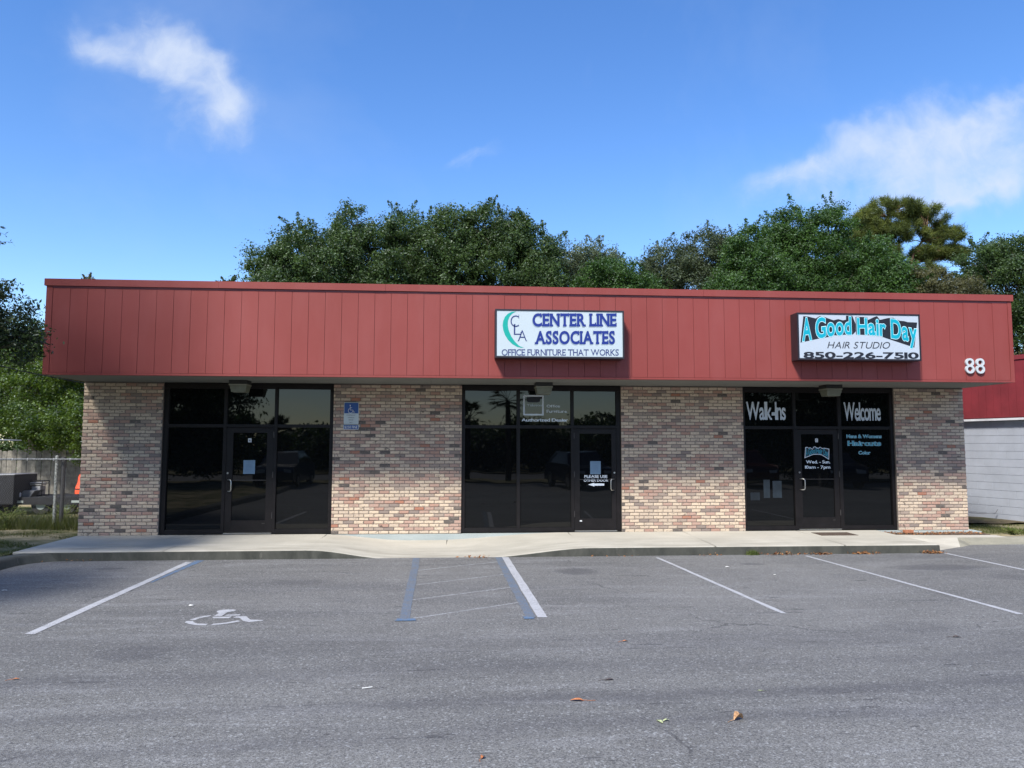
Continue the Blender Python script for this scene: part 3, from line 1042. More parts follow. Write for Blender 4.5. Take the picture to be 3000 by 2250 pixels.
# soffit boards
sf = BP(MB().box(0.02, BW - 0.02, -OV + 0.10, 0.0, SOF + 0.012, SOF + 0.03), 'soffit', M['soffit'])
for i in range(8):
    a, b_ = 0.02 + (BW - 0.04) / 8 * i, 0.02 + (BW - 0.04) / 8 * (i + 1)
    MB().box(a + .002, b_ - .002, -OV + 0.101, 0.009, SOF + 0.001 + 0.0006 * (i % 2), SOF + 0.011).build('panel', M['soffit'], sf)
MB().box(0.22, BW - 0.22, 0.221, 11.69, SOF + 0.03, SOF + 0.08).build('ceiling', M['soffit'], sf)

# storefronts
YS = 0.048
D = 0.05


def storefront(x0, x1, xs, door, hinge_left, zsill=0.0):
    """xs: list of panes (x0,x1); door: (leaf x0, x1, glass x0, x1) or None slot"""
    fr = MB()
    fr.box(x0 + .001, x1 - .001, YS, YS + 0.10, 2.93, SOF - 0.003)
    fr.box(x0 + .001, xs[0][0], YS, YS + 0.10, 0.0, 2.929)
    fr.box(xs[-1][1], x1 - .001, YS, YS + 0.10, 0.0, 2.929)
    for (a, b_), (c_, d_) in zip(xs[:-1], xs[1:]):
        fr.box(b_, c_, YS, YS + 0.10, 0.0, 2.929)
    di = None
    for i, (a, b_) in enumerate(xs):
        fr.box(a + .0005, b_ - .0005, YS + .003, YS + 0.09, 2.138, 2.203)
        if a < door[0] + 0.3 and b_ > door[1] - 0.3 and door[0] >= a - .02 and door[1] <= b_ + .02:
            di = i
        else:
            fr.box(a + .0005, b_ - .0005, YS + .002, YS + 0.09, 0.0, 0.078)
    f = BP(fr, 'storefront_frame', M['frame'], bevel=0.004)
    # thin stops that catch the light
    for i, (a, b_) in enumerate(xs):
        MB().box(a, b_, YS + D, YS + D + 0.006, 2.204, 2.928).build('pane', M['glass'], f)
        if i != di:
            MB().box(a, b_, YS + D, YS + D + 0.006, 0.079, 2.137).build('pane', M['glass'], f)
            MB().box(a + .001, b_ - .001, YS + .02, YS + 0.049, 0.0785, 0.090).build('glazing_bead', M['frame'], f)
    # door
    la, lb, ga, gb = door
    dm = MB()
    z0, z1, zt = 0.03, 0.262, 2.03
    dm.box(la, ga, YS + .012, YS + .062, z0, 2.128).box(gb, lb, YS + .012, YS + .062, z0, 2.128)
    dm.box(ga + .0004, gb - .0004, YS + .013, YS + .061, z0, z1).box(ga + .0004, gb - .0004, YS + .013, YS + .061, zt, 2.128)
    dr = BP(dm, 'door', M['frame'], bevel=0.003)
    MB().box(ga, gb, YS + .034, YS + .040, z1 + .0005, zt - .0005).build('pane', M['glass'], dr)
    MB().box(ga, gb, YS + .020, YS + .033, 1.065, 1.078).build('push_bar', M['hinge'], dr)
    MB().box(la, lb, YS - .03, YS + .08, 0.0, 0.022).build('threshold', M['steel'], dr)
    hx = la if hinge_left else lb
    kx = lb if hinge_left else la
    sgn = -1 if hinge_left else 1
    for hzz in (0.30, 1.12, 1.93):
        MB().lathe([(0.011, 0), (0.011, 0.12)], 8, (hx, YS + .004, hzz)).build('hinge', M['hinge'], dr)
    hxk = kx + sgn * 0.045
    MB().tube([(hxk + .0, YS + .015, 1.215), (hxk, YS - .006, 1.215)], 0.019, 12).build('lock_cylinder', M['steel'], dr)
    hh = kx + sgn * 0.05
    mb_ = MB().tube([(hh, YS + .012, 1.078), (hh + sgn * .03, YS - .02, 1.083), (hh + sgn * .07, YS - .05, 1.075), (hh + sgn * .082, YS - .055, 1.045), (hh + sgn * .082, YS - .055, .975), (hh + sgn * .082, YS - .055, .885),
                     (hh + sgn * .07, YS - .05, .855), (hh + sgn * .03, YS - .02, .847), (hh, YS + .012, .852)], 0.012, 8)
    mb_.build('handle', M['steel'], dr, smooth=True)
    return f, dr


fA, dA = storefront(1.55, 4.93, [(1.645, 2.735), (2.80, 3.745), (3.805, 4.86)], (2.803, 3.742, 2.935, 3.606), False)
fB, dB = storefront(7.568, 10.906, [(7.632, 8.708), (8.779, 9.850), (9.915, 10.815)], (9.918, 10.812, 10.035, 10.712), True)
fC, dC = storefront(13.56, 16.917, [(13.61, 14.672), (14.735, 15.668), (15.745, 16.843)], (14.738, 15.665, 14.842, 15.552), False)
bpy.context.view_layer.update()
# dark rooms behind the glass
YG = YS + D - 0.003      # lettering on fixed glass
YD = YS + 0.034 - 0.003  # lettering on door glass


def lab(o_, s_):
    o_['label'] = s_
    return o_


# --- lettering on the glass of shop B
lab(text_on('lettering', 'Authorized Dealer', M['white_vinyl'], fB, rectfn(8.815, 9.797, 2.285, 2.35, YG), 0.02, 0, 0.05), 'Authorized Dealer in white')
lab(text_on('lettering', 'Office', M['grey_vinyl'], fB, rectfn(9.345, 9.624, 2.582, 2.640, YG), 0.015, 0, 0.08), 'Office in grey')
lab(text_on('lettering', 'Furniture', M['grey_vinyl'], fB, rectfn(9.345, 9.775, 2.472, 2.532, YG), 0.015, 0, 0.08), 'Furniture in grey')
mb = MB()
for (a, b_, c_, d_) in ((8.849, 9.282, 2.805, 2.839), (8.849, 9.282, 2.41, 2.444), (8.849, 8.883, 2.4441, 2.8049), (9.248, 9.282, 2.4441, 2.8049)):
    mb.box(a, b_, YG - .002, YG + .0005, c_, d_)
lab(mb.build('dealer_frame', M['grey_vinyl'], fB), 'white square outline')
mb = MB().poly([(8.915, YG, 2.795), (9.215, YG, 2.795), (9.20, YG, 2.70), (9.15, YG, 2.685), (8.97, YG, 2.685), (8.93, YG, 2.70)], (0, -0.0015, 0))
mb.build('dealer_panel', M['black_ink'], fB)
lab(text_on('lettering', 'Teknion', M['silver_vinyl'], fB, rectfn(8.93, 9.237, 2.602, 2.655, YG - .002), 0.0, 0.6, 0.09), 'Teknion in thin silver letters')
lab(text_on('lettering', 'PLEASE USE', M['white_vinyl'], dB, rectfn(10.137, 10.622, 1.110, 1.165, YD), 0.02, 0, 0.09), 'PLEASE USE')
lab(text_on('lettering', 'OTHER DOOR', M['white_vinyl'], dB, rectfn(10.123, 10.639, 1.030, 1.087, YD), 0.02, 0, 0.09), 'OTHER DOOR')
mb = MB().poly([(10.213, YD, .966), (10.345, YD, 1.004), (10.345, YD, .988), (10.555, YD, .988), (10.555, YD, .944), (10.345, YD, .944), (10.345, YD, .928)], (0, -.0015, 0))
lab(mb.build('arrow', M['white_vinyl'], dB), 'white arrow pointing left')
MB().box(10.03, 10.078, YS + .010, YS + .0125, .203, .230).build('maker_plate', M['tagwhite'], dB)
MB().box(3.545, 3.60, YS + .010, YS + .0125, .195, .212).build('maker_plate', M['hinge'], dA)
MB().box(15.50, 15.55, YS + .010, YS + .0125, .195, .212).build('maker_plate', M['hinge'], dC)
# --- shop A door
for (dd, ch, xa, xb, za, zb, ink) in ((dA, 'A', 3.225, 3.292, 1.838, 1.918, 1), (dC, 'C', 15.163, 15.224, 1.862, 1.940, 1)):
    MB().box(xa, xb, YD - .001, YD + .001, za, zb).build('suite_tag', M['tagwhite'], dd)
    lab(text_on('lettering', ch, M['black_ink'], dd, rectfn(xa + .018, xb - .018, za + .014, zb - .014, YD - .0035), 0.02), 'letter ' + ch)


def notice(x0, x1, z0, z1, label):
    e = empty('door_notice', ((x0 + x1) / 2, YD - .001, z0), 0, label, 'paper notice', 'paper notices taped to the shop doors')
    cx = (x0 + x1) / 2
    MB().box(x0 - cx, x1 - cx, 0, .001, 0, z1 - z0).build('sheet', M['paper'], e)
    mb_ = MB()
    H = z1 - z0
    for (f0, f1, zz, tt) in ((.22, .82, .86, .022), (.30, .70, .66, .012), (.22, .78, .58, .012), (.25, .75, .50, .012), (.25, .78, .42, .012), (.30, .70, .32, .012)):
        xx = x0 - cx + (x1 - x0) * f0
        while xx < x0 - cx + (x1 - x0) * f1:
            l_ = random.uniform(.012, .03)
            mb_.box(xx, min(xx + l_, x0 - cx + (x1 - x0) * f1), -.0012, -.0004, H * zz, H * (zz + tt))
            xx += l_ + .007
    mb_.build('print', M['paper_ink'], e)
    return e


notice(3.145, 3.378, 1.198, 1.475, 'pale blue printed notice on the leftmost shop door')
notice(10.259, 10.484, 1.182, 1.454, 'pale blue printed notice above PLEASE USE on the middle door')
# --- shop C glass
lab(text_on('lettering', 'Walk-Ins', M['grey_vinyl'], fC, rectfn(13.665, 14.528, 2.348, 2.742, YG), 0.018, 0.62, 0.045, 0.8), 'Walk-Ins in tall white letters')
lab(text_on('lettering', 'Welcome', M['grey_vinyl'], fC, rectfn(15.84, 16.66, 2.340, 2.742, YG), 0.018, 0.62, 0.045, 0.8), 'Welcome in tall white letters')
for (s_, xa, xb, za, zb, o1, o2, sr) in (('Mens & Womens', 15.876, 16.663, 1.955, 2.030, .04, .0, .6), ('Haircuts', 15.902, 16.64, 1.790, 1.895, .04, .01, .8), ('Color', 16.136, 16.397, 1.602, 1.675, .04, .0, .5)):
    text_on('lettering_outline', s_, M['paleteal_vinyl'], fC, rectfn(xa, xb, za, zb, YG), o1, sr, 0.1)
    lab(text_on('lettering', s_, M['teal_vinyl'], fC, rectfn(xa, xb, za, zb, YG - .002), o2, sr, 0.1), s_ + ' in teal')
lab(text_on('lettering', 'Wed. - Sun.', M['white_vinyl'], dC, rectfn(14.949, 15.481, 1.408, 1.474, YD), 0.018, 0, 0.09), 'Wed. - Sun.')
lab(text_on('lettering', '10am - 7pm', M['white_vinyl'], dC, rectfn(14.922, 15.479, 1.296, 1.362, YD), 0.018, 0, 0.09), '10am - 7pm')
q_ = lambda a, b_: (14.917 + (a - 922) * .001496, YD, 1.763 - (b_ - 828) * .00141)
lo_ = [(922, 1002), (938, 835), (968, 832), (985, 845), (1010, 838), (1040, 862), (1062, 828), (1090, 826), (1100, 840), (1130, 848), (1160, 828), (1185, 850), (1215, 845), (1293, 860), (1284, 1024), (1172, 952), (1120, 945), (1050, 948)]
MB().add([q_(*p) for p in lo_], [tuple(range(len(lo_)))]).build('logo_outline', M['white_vinyl'], dC)
li_ = [(931, 989), (946, 843), (966, 840), (985, 854), (1009, 847), (1040, 872), (1067, 836), (1086, 834), (1096, 848), (1130, 857), (1160, 838), (1184, 859), (1215, 854), (1284, 868), (1277, 1009), (1174, 944), (1120, 937), (1048, 940)]
MB().add([(p[0], p[1] - .0012, p[2]) for p in (q_(*p) for p in li_)], [tuple(range(len(li_)))]).build('logo_panel', M['black_ink'], dC)
for s_, a_, b_ in (('A', 944, 966), ('Good', 980, 1085), ('Hair', 1100, 1188), ('Day', 1204, 1274)):
    def fnl(u_, v_, a_=a_, b_=b_):
        px = a_ + (b_ - a_) * u_
        B_ = interp([(930, 978), (1048, 930), (1120, 927), (1174, 934), (1277, 985)], px)
        T_ = interp([(944, 848), (1075, 850), (1160, 850), (1277, 872)], px)
        X, Y, Z = q_(px, B_ + (T_ - B_) * v_)
        return (X, Y - .0025, Z)
    lab(text_on('lettering', s_, M['teal_vinyl'], dC, fnl, off=.02, space=.1), s_ + ' in teal on the door logo')
# small price sheets inside the left window of shop C
mb = MB().box(14.00, 14.14, YG - .001, YG + .0005, .675, 1.06).box(14.20, 14.40, YG - .001, YG + .0005, .675, 1.035)
lab(mb.build('window_sheets', simple('dim_sheet', (0.014, 0.022, 0.030), 0.5, var=.2, vs=6), fC), 'two dim sheets in the lower window')
MB().box(13.71, 13.915, YG - .001, YG + .0005, .625, .79).build('window_sheet', simple('dim_sheet2', (0.006, 0.010, 0.015), 0.5, var=.2, vs=6), fC)

# ------------------------------------------------------------------ signs
FY = -OV - 0.30


def bil(c, px, py):
    """c: photo corners TL,TR,BR,BL in sign units and world rect -> world xz"""
    (xa, xb, za, zb, L, Rr, tl, tr, bl, brr) = c
    f = (px - L) / (Rr - L)
    top = tl + (tr - tl) * f
    bot = bl + (brr - bl) * f
    g = (py - top) / (bot - top)
    return xa + (xb - xa) * f, zb - (zb - za) * g


def cabinet(x0, x1, z0, z1, name, label, face, fw=0.03):
    e = empty(name, ((x0 + x1) / 2, -OV, z0), 0, label, 'sign')
    ox, oy, oz = -e.location.x, -e.location.y, -e.location.z

    def P(mb_, nm, m_, **kw):
        o_ = mb_.build(nm, m_, e, **kw)
        o_.location = (ox, oy, oz)
        return o_
    mb_ = MB()
    mb_.box(x0, x1, FY + .012, -OV - .012, z0, z1)
    P(mb_, 'cabinet', M['sign_frame'], bevel=.004)
    mb_ = MB()
    mb_.box(x0, x1, FY - .004, FY + .0115, z1 - fw, z1).box(x0, x1, FY - .004, FY + .0115, z0, z0 + fw)
    mb_.box(x0, x0 + fw, FY - .003, FY + .0115, z0 + fw, z1 - fw).box(x1 - fw, x1, FY - .003, FY + .0115, z0 + fw, z1 - fw)
    P(mb_, 'frame', M['sign_frame'])
    P(MB().box(x0 + fw, x1 - fw, FY + .004, FY + .0113, z0 + fw, z1 - fw), 'face', face)
    return e, P, (ox, oy, oz)


e1, P1, off1 = cabinet(8.15, 10.572, 3.402, 4.309, 'sign_box', 'white CENTER LINE ASSOCIATES box sign in a black frame', M['sign_face'])
C1 = (8.18, 10.542, 3.432, 4.279, 185, 2030, 153, 180, 812, 830)
S1 = lambda px, py: bil(C1, px, py)


def T1(s_, x0, x1, yb, yt, m_, yy, **kw):
    def fn(u_, v_):
        X, Z = S1(x0 + (x1 - x0) * u_, yb + (yt - yb) * v_)
        return (X, yy, Z)
    o_ = text_on('lettering', s_, m_, e1, fn, **kw)
    o_.location = off1
    return lab(o_, s_)


# the words are set level on the face (photo rows averaged)
for (s_, a, b_, yb, yt) in (('CENTER LINE', 712, 1935, 378, 192), ('ASSOCIATES', 755, 1910, 634, 448)):
    o_ = T1(s_, a - 10, b_ - 10, yb + 15, yt + 15, M['grey_shadow'], FY + .0015, off=.022, serif=.8, space=.16)
    o_['label'] = s_ + ' grey drop shadow'
    T1(s_, a, b_, yb, yt, M['navy'], FY - .0005, off=.034, serif=.95, space=.17)
T1('OFFICE FURNITURE THAT WORKS', 258, 1968, 806, 712, M['navy_thin'], FY, off=.004, serif=.65, space=.09)
for (s_, a, b_, yb, yt) in (('C', 382, 508, 392, 212), ('L', 430, 535, 508, 338), ('A', 488, 625, 600, 428)):
    T1(s_, a, b_, yb, yt, M['navy_thin'], FY, off=-.012, serif=.55)
moon = [(465, 168), (400, 172), (345, 200), (303, 245), (277, 310), (270, 370), (280, 440), (305, 510), (350, 580), (410, 640), (480, 680), (540, 694), (578, 692),
        (515, 672), (450, 610), (395, 530), (357, 440), (343, 370), (347, 300), (370, 240), (410, 195)]
mb = MB()
pts = [S1(*p) for p in moon]
n = 13
# quads between outer and inner arc
outer = pts[:13]
inner = [pts[0]] + pts[:12:-1]


def resamp(L_, k):
    out = []
    for i in range(k + 1):
        t_ = i / k * (len(L_) - 1)
        j = min(int(t_), len(L_) - 2)
        f = t_ - j
        out.append((L_[j][0] * (1 - f) + L_[j + 1][0] * f, L_[j][1] * (1 - f) + L_[j + 1][1] * f))
    return out


oo, ii = resamp(outer, 24), resamp(inner + [outer[-1]], 24)
for i in range(24):
    mb.add([(oo[i][0], FY + .001, oo[i][1]), (oo[i + 1][0], FY + .001, oo[i + 1][1]), (ii[i + 1][0], FY + .001, ii[i + 1][1]), (ii[i][0], FY + .001, ii[i][1])], [(0, 1, 2, 3)])
lab(P1(mb, 'crescent', M['green_ink']), 'sea green crescent')

e2, P2, off2 = cabinet(13.93, 16.385, 3.42, 4.327, 'sign_box', 'white A Good Hair Day box sign with turquoise lettering in a black frame', M['sign_face2'])
C2 = (13.96, 16.355, 3.45, 4.297, 246, 2024, 213, 228, 853, 862)
S2 = lambda px, py: bil(C2, px, py)


BASE = [(285, 600), (420, 580), (560, 550), (700, 525), (850, 510), (1000, 500), (1250, 500), (1500, 520), (1620, 548), (1750, 568), (1880, 592), (1990, 620)]
TOPC = [(285, 262), (400, 256), (560, 254), (700, 240), (900, 236), (1040, 238), (1110, 258), (1300, 258), (1450, 262), (1640, 268), (1800, 290), (1990, 318)]


def warped(s_, x0, x1, fnS, yy, loc, parent, m_, off, nm='lettering'):
    def fn(u_, v_):
        px = x0 + (x1 - x0) * u_
        B_, T_ = interp(BASE, px), interp(TOPC, px)
        X, Z = fnS(px, B_ + (T_ - B_) * v_)
        return (X, yy, Z)
    o_ = text_on(nm, s_, m_, parent, fn, off=off, space=.15)
    o_.location = loc
    return o_


WORDS = (('A', 300, 425), ('Good', 498, 1015), ('Hair', 1112, 1525), ('Day', 1612, 1985))
blob1 = [(265, 628), (318, 243), (385, 247), (500, 275), (560, 240), (620, 250), (760, 300), (830, 282), (900, 300), (945, 290), (948, 231), (1040, 231), (1086, 350), (1086, 460), (1040, 506), (900, 510), (840, 522), (740, 516), (690, 542), (560, 562), (430, 592)]
blob2 = [(1088, 247), (1265, 250), (1272, 292), (1375, 245), (1410, 236), (1450, 290), (1570, 262), (1650, 258), (1740, 300), (1810, 305), (1860, 320), (2006, 325), (1948, 692), (1895, 674), (1420, 520), (1088, 506)]
for bl_ in (blob1, blob2):
    mb = MB().add([(S2(*p)[0], FY + .0022, S2(*p)[1]) for p in bl_], [tuple(range(len(bl_)))])
    lab(P2(mb, 'letter_shadow', M['black_ink']), 'black block shadow behind the words')
OUTL = simple('pale_outline_ink', (0.50, 0.80, 0.88), .4)
for s_, a, b_ in WORDS:
    o_ = warped(s_, a, b_, S2, FY + .0005, off2, e2, OUTL, .048, 'lettering_outline')
    o_ = warped(s_, a, b_, S2, FY - .001, off2, e2, M['teal_ink'], .026)
    lab(o_, s_ + ' in turquoise')


def T2(s_, x0, x1, yb, yt, m_, slant=0, **kw):
    def fn(u_, v_):
        X, Z = S2(x0 + (x1 - x0) * u_ + slant * (v_ - 0.0), yb + (yt - yb) * v_)
        return (X, FY, Z)
    o_ = text_on('lettering', s_, m_, e2, fn, **kw)
    o_.location = off2
    return lab(o_, s_)


T2('HAIR STUDIO', 655, 1572, 708, 606, M['black_ink'], slant=30, off=-.006, space=.14)
T2('850-226-7510', 312, 1998, 850, 760, M['black_ink'], off=.03, space=.11)

# house number
e = empty('house_number', (17.655, -OV, 3.21), 0, 'raised white house number 88 on the red fascia', 'house number')
for (a, b_) in ((17.459, 17.642), (17.673, 17.857)):
    o_ = text_on('numeral', '8', M['number'], e, rectfn(a, b_, 3.215, 3.53, -OV - .006), off=0.0, depth=.04)
    o_.location = (-17.655, OV, -3.21)
    o_['label'] = 'numeral 8'

# parking sign
e = empty('parking_sign', (5.30, 0.0, 2.10), 0, 'blue and white disabled parking sign with a $250 FINE plate on the brick wall', 'sign')


def PS(mb_, nm, m_, label=None):
    o_ = mb_.build(nm, m_, e)
    o_.location = (-5.30, 0, -2.10)
    if label: o_['label'] = label
    return o_


def rrect(x0, x1, z0, z1, y_, r_=.02, t_=.003, corners=(1, 1, 1, 1)):
    p = []
    for (cx, cz, a0, k) in ((x1 - r_, z1 - r_, 0, corners[0]), (x0 + r_, z1 - r_, 90, corners[1]), (x0 + r_, z0 + r_, 180, corners[2]), (x1 - r_, z0 + r_, 270, corners[3])):
        if k:
            for i in range(5):
                a = R(a0 + i * 22.5)
                p.append((cx + r_ * math.cos(a), y_, cz + r_ * math.sin(a)))
        else:
            a = R(a0 + 45)
            p.append((cx + r_ * math.cos(a) * 1.4142, y_, cz + r_ * math.sin(a) * 1.4142))
    return MB().poly(p[::-1], (0, t_, 0))


PS(rrect(5.150, 5.452, 2.212, 2.658, -.020), 'plate', M['sign_white'])
PS(rrect(5.160, 5.442, 2.432, 2.648, -.024, .018, .0035, (1, 1, 0, 0)), 'blue_panel', M['blue_sign'])
PS(rrect(5.146, 5.456, 2.100, 2.202, -.021, .015), 'fine_plate', M['sign_white'], 'small blue plate below')
PS(rrect(5.156, 5.446, 2.110, 2.192, -.025, .011, .0035), 'fine_panel', M['blue_sign'])


def PT(s_, xa, xb, za, zb, y_, m_, **kw):
    o_ = text_on('lettering', s_, m_, e, rectfn(xa, xb, za, zb, y_), **kw)
    o_.location = (-5.30, 0, -2.10)
    o_['label'] = s_


PT('$250 FINE', 5.170, 5.432, 2.124, 2.178, -.0275, M['tagwhite'], off=.012, space=.12)
for (s_, xa, xb, zz) in (('PARKING BY', 5.212, 5.385, 2.395), ('DISABLED', 5.236, 5.360, 2.345), ('PERMIT', 5.250, 5.345, 2.296), ('ONLY', 5.262, 5.330, 2.245)):
    PT(s_, xa, xb, zz - .010, zz + .012, -.0225, M['black_ink'], space=.1)
mb = MB()
seg = lambda L_, r_=.0055: mb.tube([(x_, -.0255, z_) for x_, z_ in L_], r_, 6)
seg([(5.278, 2.575), (5.279, 2.535), (5.281, 2.500), (5.332, 2.500), (5.352, 2.452), (5.372, 2.462)])
seg([(5.280, 2.547), (5.316, 2.547)], .0045)
seg([(5.266, 2.533), (5.246, 2.510), (5.240, 2.480), (5.252, 2.452), (5.277, 2.437), (5.304, 2.440), (5.322, 2.455), (5.331, 2.478)], .005)
mb.lathe([(0.0115, 0), (0.0115, .003)], 10, (0, 0, 0))
k = len(mb.v) - 20
mb.v[k:] = [(5.277 + p[0], -.0255 - p[2], 2.595 + p[1]) for p in mb.v[k:]]
PS(mb, 'wheelchair_symbol', M['tagwhite'])


# soffit lights
def lamp(x_, label):
    e_ = empty('soffit_light', (x_, -.55, SOF - .235), 0, label, 'light fixture', 'box lights under the soffit')
    o_ = MB().box(-.17, .17, -.17, .17, .155, .2345)
    o_.build('housing', M['lamp_body'], e_, bevel=.006)
    a, b_ = .165, .135
    mb_ = MB().add([(-b_, -b_, 0), (b_, -b_, 0), (b_, b_, 0), (-b_, b_, 0), (-a, -a, .135), (a, -a, .135), (a, a, .135), (-a, a, .135)],
                   [(0, 3, 2, 1), (0, 1, 5, 4), (1, 2, 6, 5), (2, 3, 7, 6), (3, 0, 4, 7), (4, 5, 6, 7)])
    mb_.build('lens', M['lamp_lens'], e_, bevel=.012)
    MB().box(-.172, .172, -.172, .172, .1352, .1548).build('rim', simple('lamp_rim', (.25, .25, .2), .4), e_)


lamp(3.21, 'box light under the soffit above the leftmost shop door')
lamp(9.20, 'box light under the soffit above the middle storefront')
lamp(15.22, 'box light under the soffit above the hair studio door')

# ------------------------------------------------------------------ things on the walk
e = tag(MB().box(14.78, 15.55, -.86, -.40, 0, .012).build('door_mat', simple('brown_mat', (0.085, 0.060, 0.045), 0.95, var=.3, vs=40, bmp=.8, bs=200), bevel=.003), 'dark brown door mat in front of the hair studio door', 'door mat')
e.location.z = -.012 + .004
e.rotation_euler = (R(0.75), 0, 0)
lb = empty('loose_brick', (16.92, -.33, -.03), R(8), 'loose orange brick lying in the bed beside the rightmost pier', 'brick')
mb = MB().box(-.10, .10, -.045, .045, 0, .058)
mb.build('body', simple('orange_brick', (0.42, 0.17, 0.09), .9, var=.15, vs=30, bmp=.4), lb, bevel=.006)
mb = MB()
for i in (-1, 0, 1):
    mb.lathe([(.013, 0), (.013, .0015)], 10, (i * .05, 0, .0578))
mb.build('painted_core_hole', M['black_ink'], lb)  # solid black discs; the shade inside the holes is put into their colour
bed = MB().box(16.28, 18.55, -.58, -.175, -.2, -.048).build('planting_bed', simple('mulch', (0.10, 0.07, 0.05), 1, var=.4, vs=25, bmp=1, bs=60))
tag(bed, kind='structure')


def scatter_leaves(name, n, fn, size, mat_, seed, label=None, cat=None, flat=0.5, parent=None, aspect=.45):
    rg = np.random.default_rng(seed)
    P_ = np.array([fn(rg) for _ in range(n)])
    d = rg.normal(size=(n, 3)); d[:, 2] *= flat; d /= np.linalg.norm(d, axis=1)[:, None]
    a = rg.normal(size=(n, 3)); a[:, 2] *= flat
    s_ = np.cross(d, np.cross(a, d) + 1e-6); s_ /= np.linalg.norm(s_, axis=1)[:, None]
    L_ = (size * rg.uniform(.6, 1.3, n))[:, None]
    V_ = np.stack([P_ - d * L_ / 2, P_ + s_ * L_ * aspect / 2, P_ + d * L_ / 2, P_ - s_ * L_ * aspect / 2], 1).reshape(-1, 3)
    me = fast_mesh(name, V_, 0, mat_, rg.uniform(0, 1, n))
    o_ = link(name, me, None, parent)
    tag(o_, label, cat, kind='stuff')
    return o_


scatter_leaves('leaf_litter', 500, lambda g: (g.uniform(16.3, 18.5), g.uniform(-.57, -.18), -.04 + abs(g.normal(0, .012))), .045, LEAF['litter'], 4,
               'brown dead leaves in the bed along the rightmost pier', 'leaf litter', .35)
PILES = [(13.38, 60, .28), (14.09, 70, .2), (14.88, 90, .24), (16.22, 90, .16), (7.8, 22, .2), (12.0, 14, .2), (0.9, 12, .3), (10.4, 12, .4)]
PLAB = ['brown leaf pile below the kerb, left of the one before the door mat', 'brown leaf pile below the kerb in front of the door mat', 'brown leaf pile below the kerb right of the door mat', 'orange brown leaf pile at the right end of the kerb',
        'few orange leaves at the foot of the dropped kerb', 'few brown leaves by the kerb before the third brick pier', 'few leaves at the rounded left kerb', 'scattered leaves by the kerb before the middle door']
for i, (x_, n_, sp_) in enumerate(PILES):
    y0 = YF - .05
    scatter_leaves('leaf_pile', n_, lambda g, x_=x_, sp_=sp_, y0=y0: (x_ + g.normal(0, sp_ * .6), y0 - abs(g.normal(0, .05)), ZA + .008 + abs(g.normal(0, .018))), .055, LEAF['litter'], 20 + i, PLAB[i], 'leaf pile', .5)


def fallen_leaf(x_, y_, L_, rz, m_, label, curl=.5, stem=True, wd=.6, rs=1):
    e_ = empty('fallen_leaf', (x_, y_, ZA), rz, label, 'leaf')
    rr = random.Random(rs)
    n1, n2 = 6, 4
    vs = []
    for i in range(n1 + 1):
        f = i / n1
        hw = L_ * wd / 2 * (math.sin(PI * min(1, f * 1.02 + .02)) ** .7) * (1 + .25 * math.sin(f * 19))
        for j in range(-n2 // 2, n2 // 2 + 1):
            q = j / (n2 / 2)
            zz = abs(q) ** 1.5 * hw * curl * 1.4 + L_ * curl * .25 * math.sin(PI * f) + rr.uniform(-.002, .003)
            vs.append((L_ * (f - .5), hw * q * (1 - .3 * curl), .004 + max(0, zz)))
    k = n2 + 1
    fs = [(i * k + j, i * k + j + 1, (i + 1) * k + j + 1, (i + 1) * k + j) for i in range(n1) for j in range(n2)]
    MB().add(vs, fs).build('blade', m_, e_, smooth=True)
    if stem:
        MB().tube([(-L_ * .5, 0, .01), (-L_ * .8, .005, .006), (-L_ * 1.25, -.01, .004)], .0018, 5).build('stem', m_, e_)


LB = simple('rust_brown_leaf', (0.40, 0.15, 0.06), .7, var=.3, vs=60)
LT = simple('tan_brown_leaf', (0.42, 0.24, 0.12), .7, var=.3, vs=60)
LG = simple('pale_green_leaf', (0.42, 0.47, 0.25), .6, var=.15, vs=60)
LD = simple('dark_leaf', (0.06, 0.045, 0.04), .8, var=.2, vs=60)
fallen_leaf(8.38, -9.73, .115, R(175), LB, 'rust brown leaf on the asphalt, left of the pale green one', .25, wd=.35, rs=1)
fallen_leaf(9.48, -10.22, .085, R(20), LT, 'large curled tan leaf with a stem, nearest the bottom right', .75, wd=.85, rs=2)
fallen_leaf(8.90, -10.22, .07, R(-65), LG, 'pale green leaf lying on the asphalt', .2, stem=False, wd=.42, rs=3)
fallen_leaf(8.95, -10.20, .06, R(25), LG, 'small pale green leaf crossing the larger green one', .3, stem=False, wd=.4, rs=4)
fallen_leaf(7.61, -10.76, .045, R(60), LB, 'small brown leaf at the bottom edge of the asphalt', .5, wd=.7, rs=5)
fallen_leaf(9.91, -9.6, .08, R(-8), LG, 'thin pale leaf behind the curled tan leaf', .1, stem=False, wd=.18, rs=6)
fallen_leaf(8.74, -9.23, .08, R(5), LD, 'small dark leaf behind the rust brown leaf', .2, wd=.4, rs=7)
fallen_leaf(3.74, -8.87, .06, R(15), LB, 'small rusty leaf on the asphalt at the far left', .3, wd=.4, rs=8)
fallen_leaf(12.62, -8.08, .09, R(-15), LD, 'small dark leaf near the right end of the lot', .3, wd=.4, rs=9)
fallen_leaf(9.15, -8.0, .06, R(10), LB, 'small rusty leaf in the middle of the lot behind the dark leaf', .3, wd=.4, rs=10)
TR = simple('white_scrap', (0.7, 0.7, 0.68), .6)
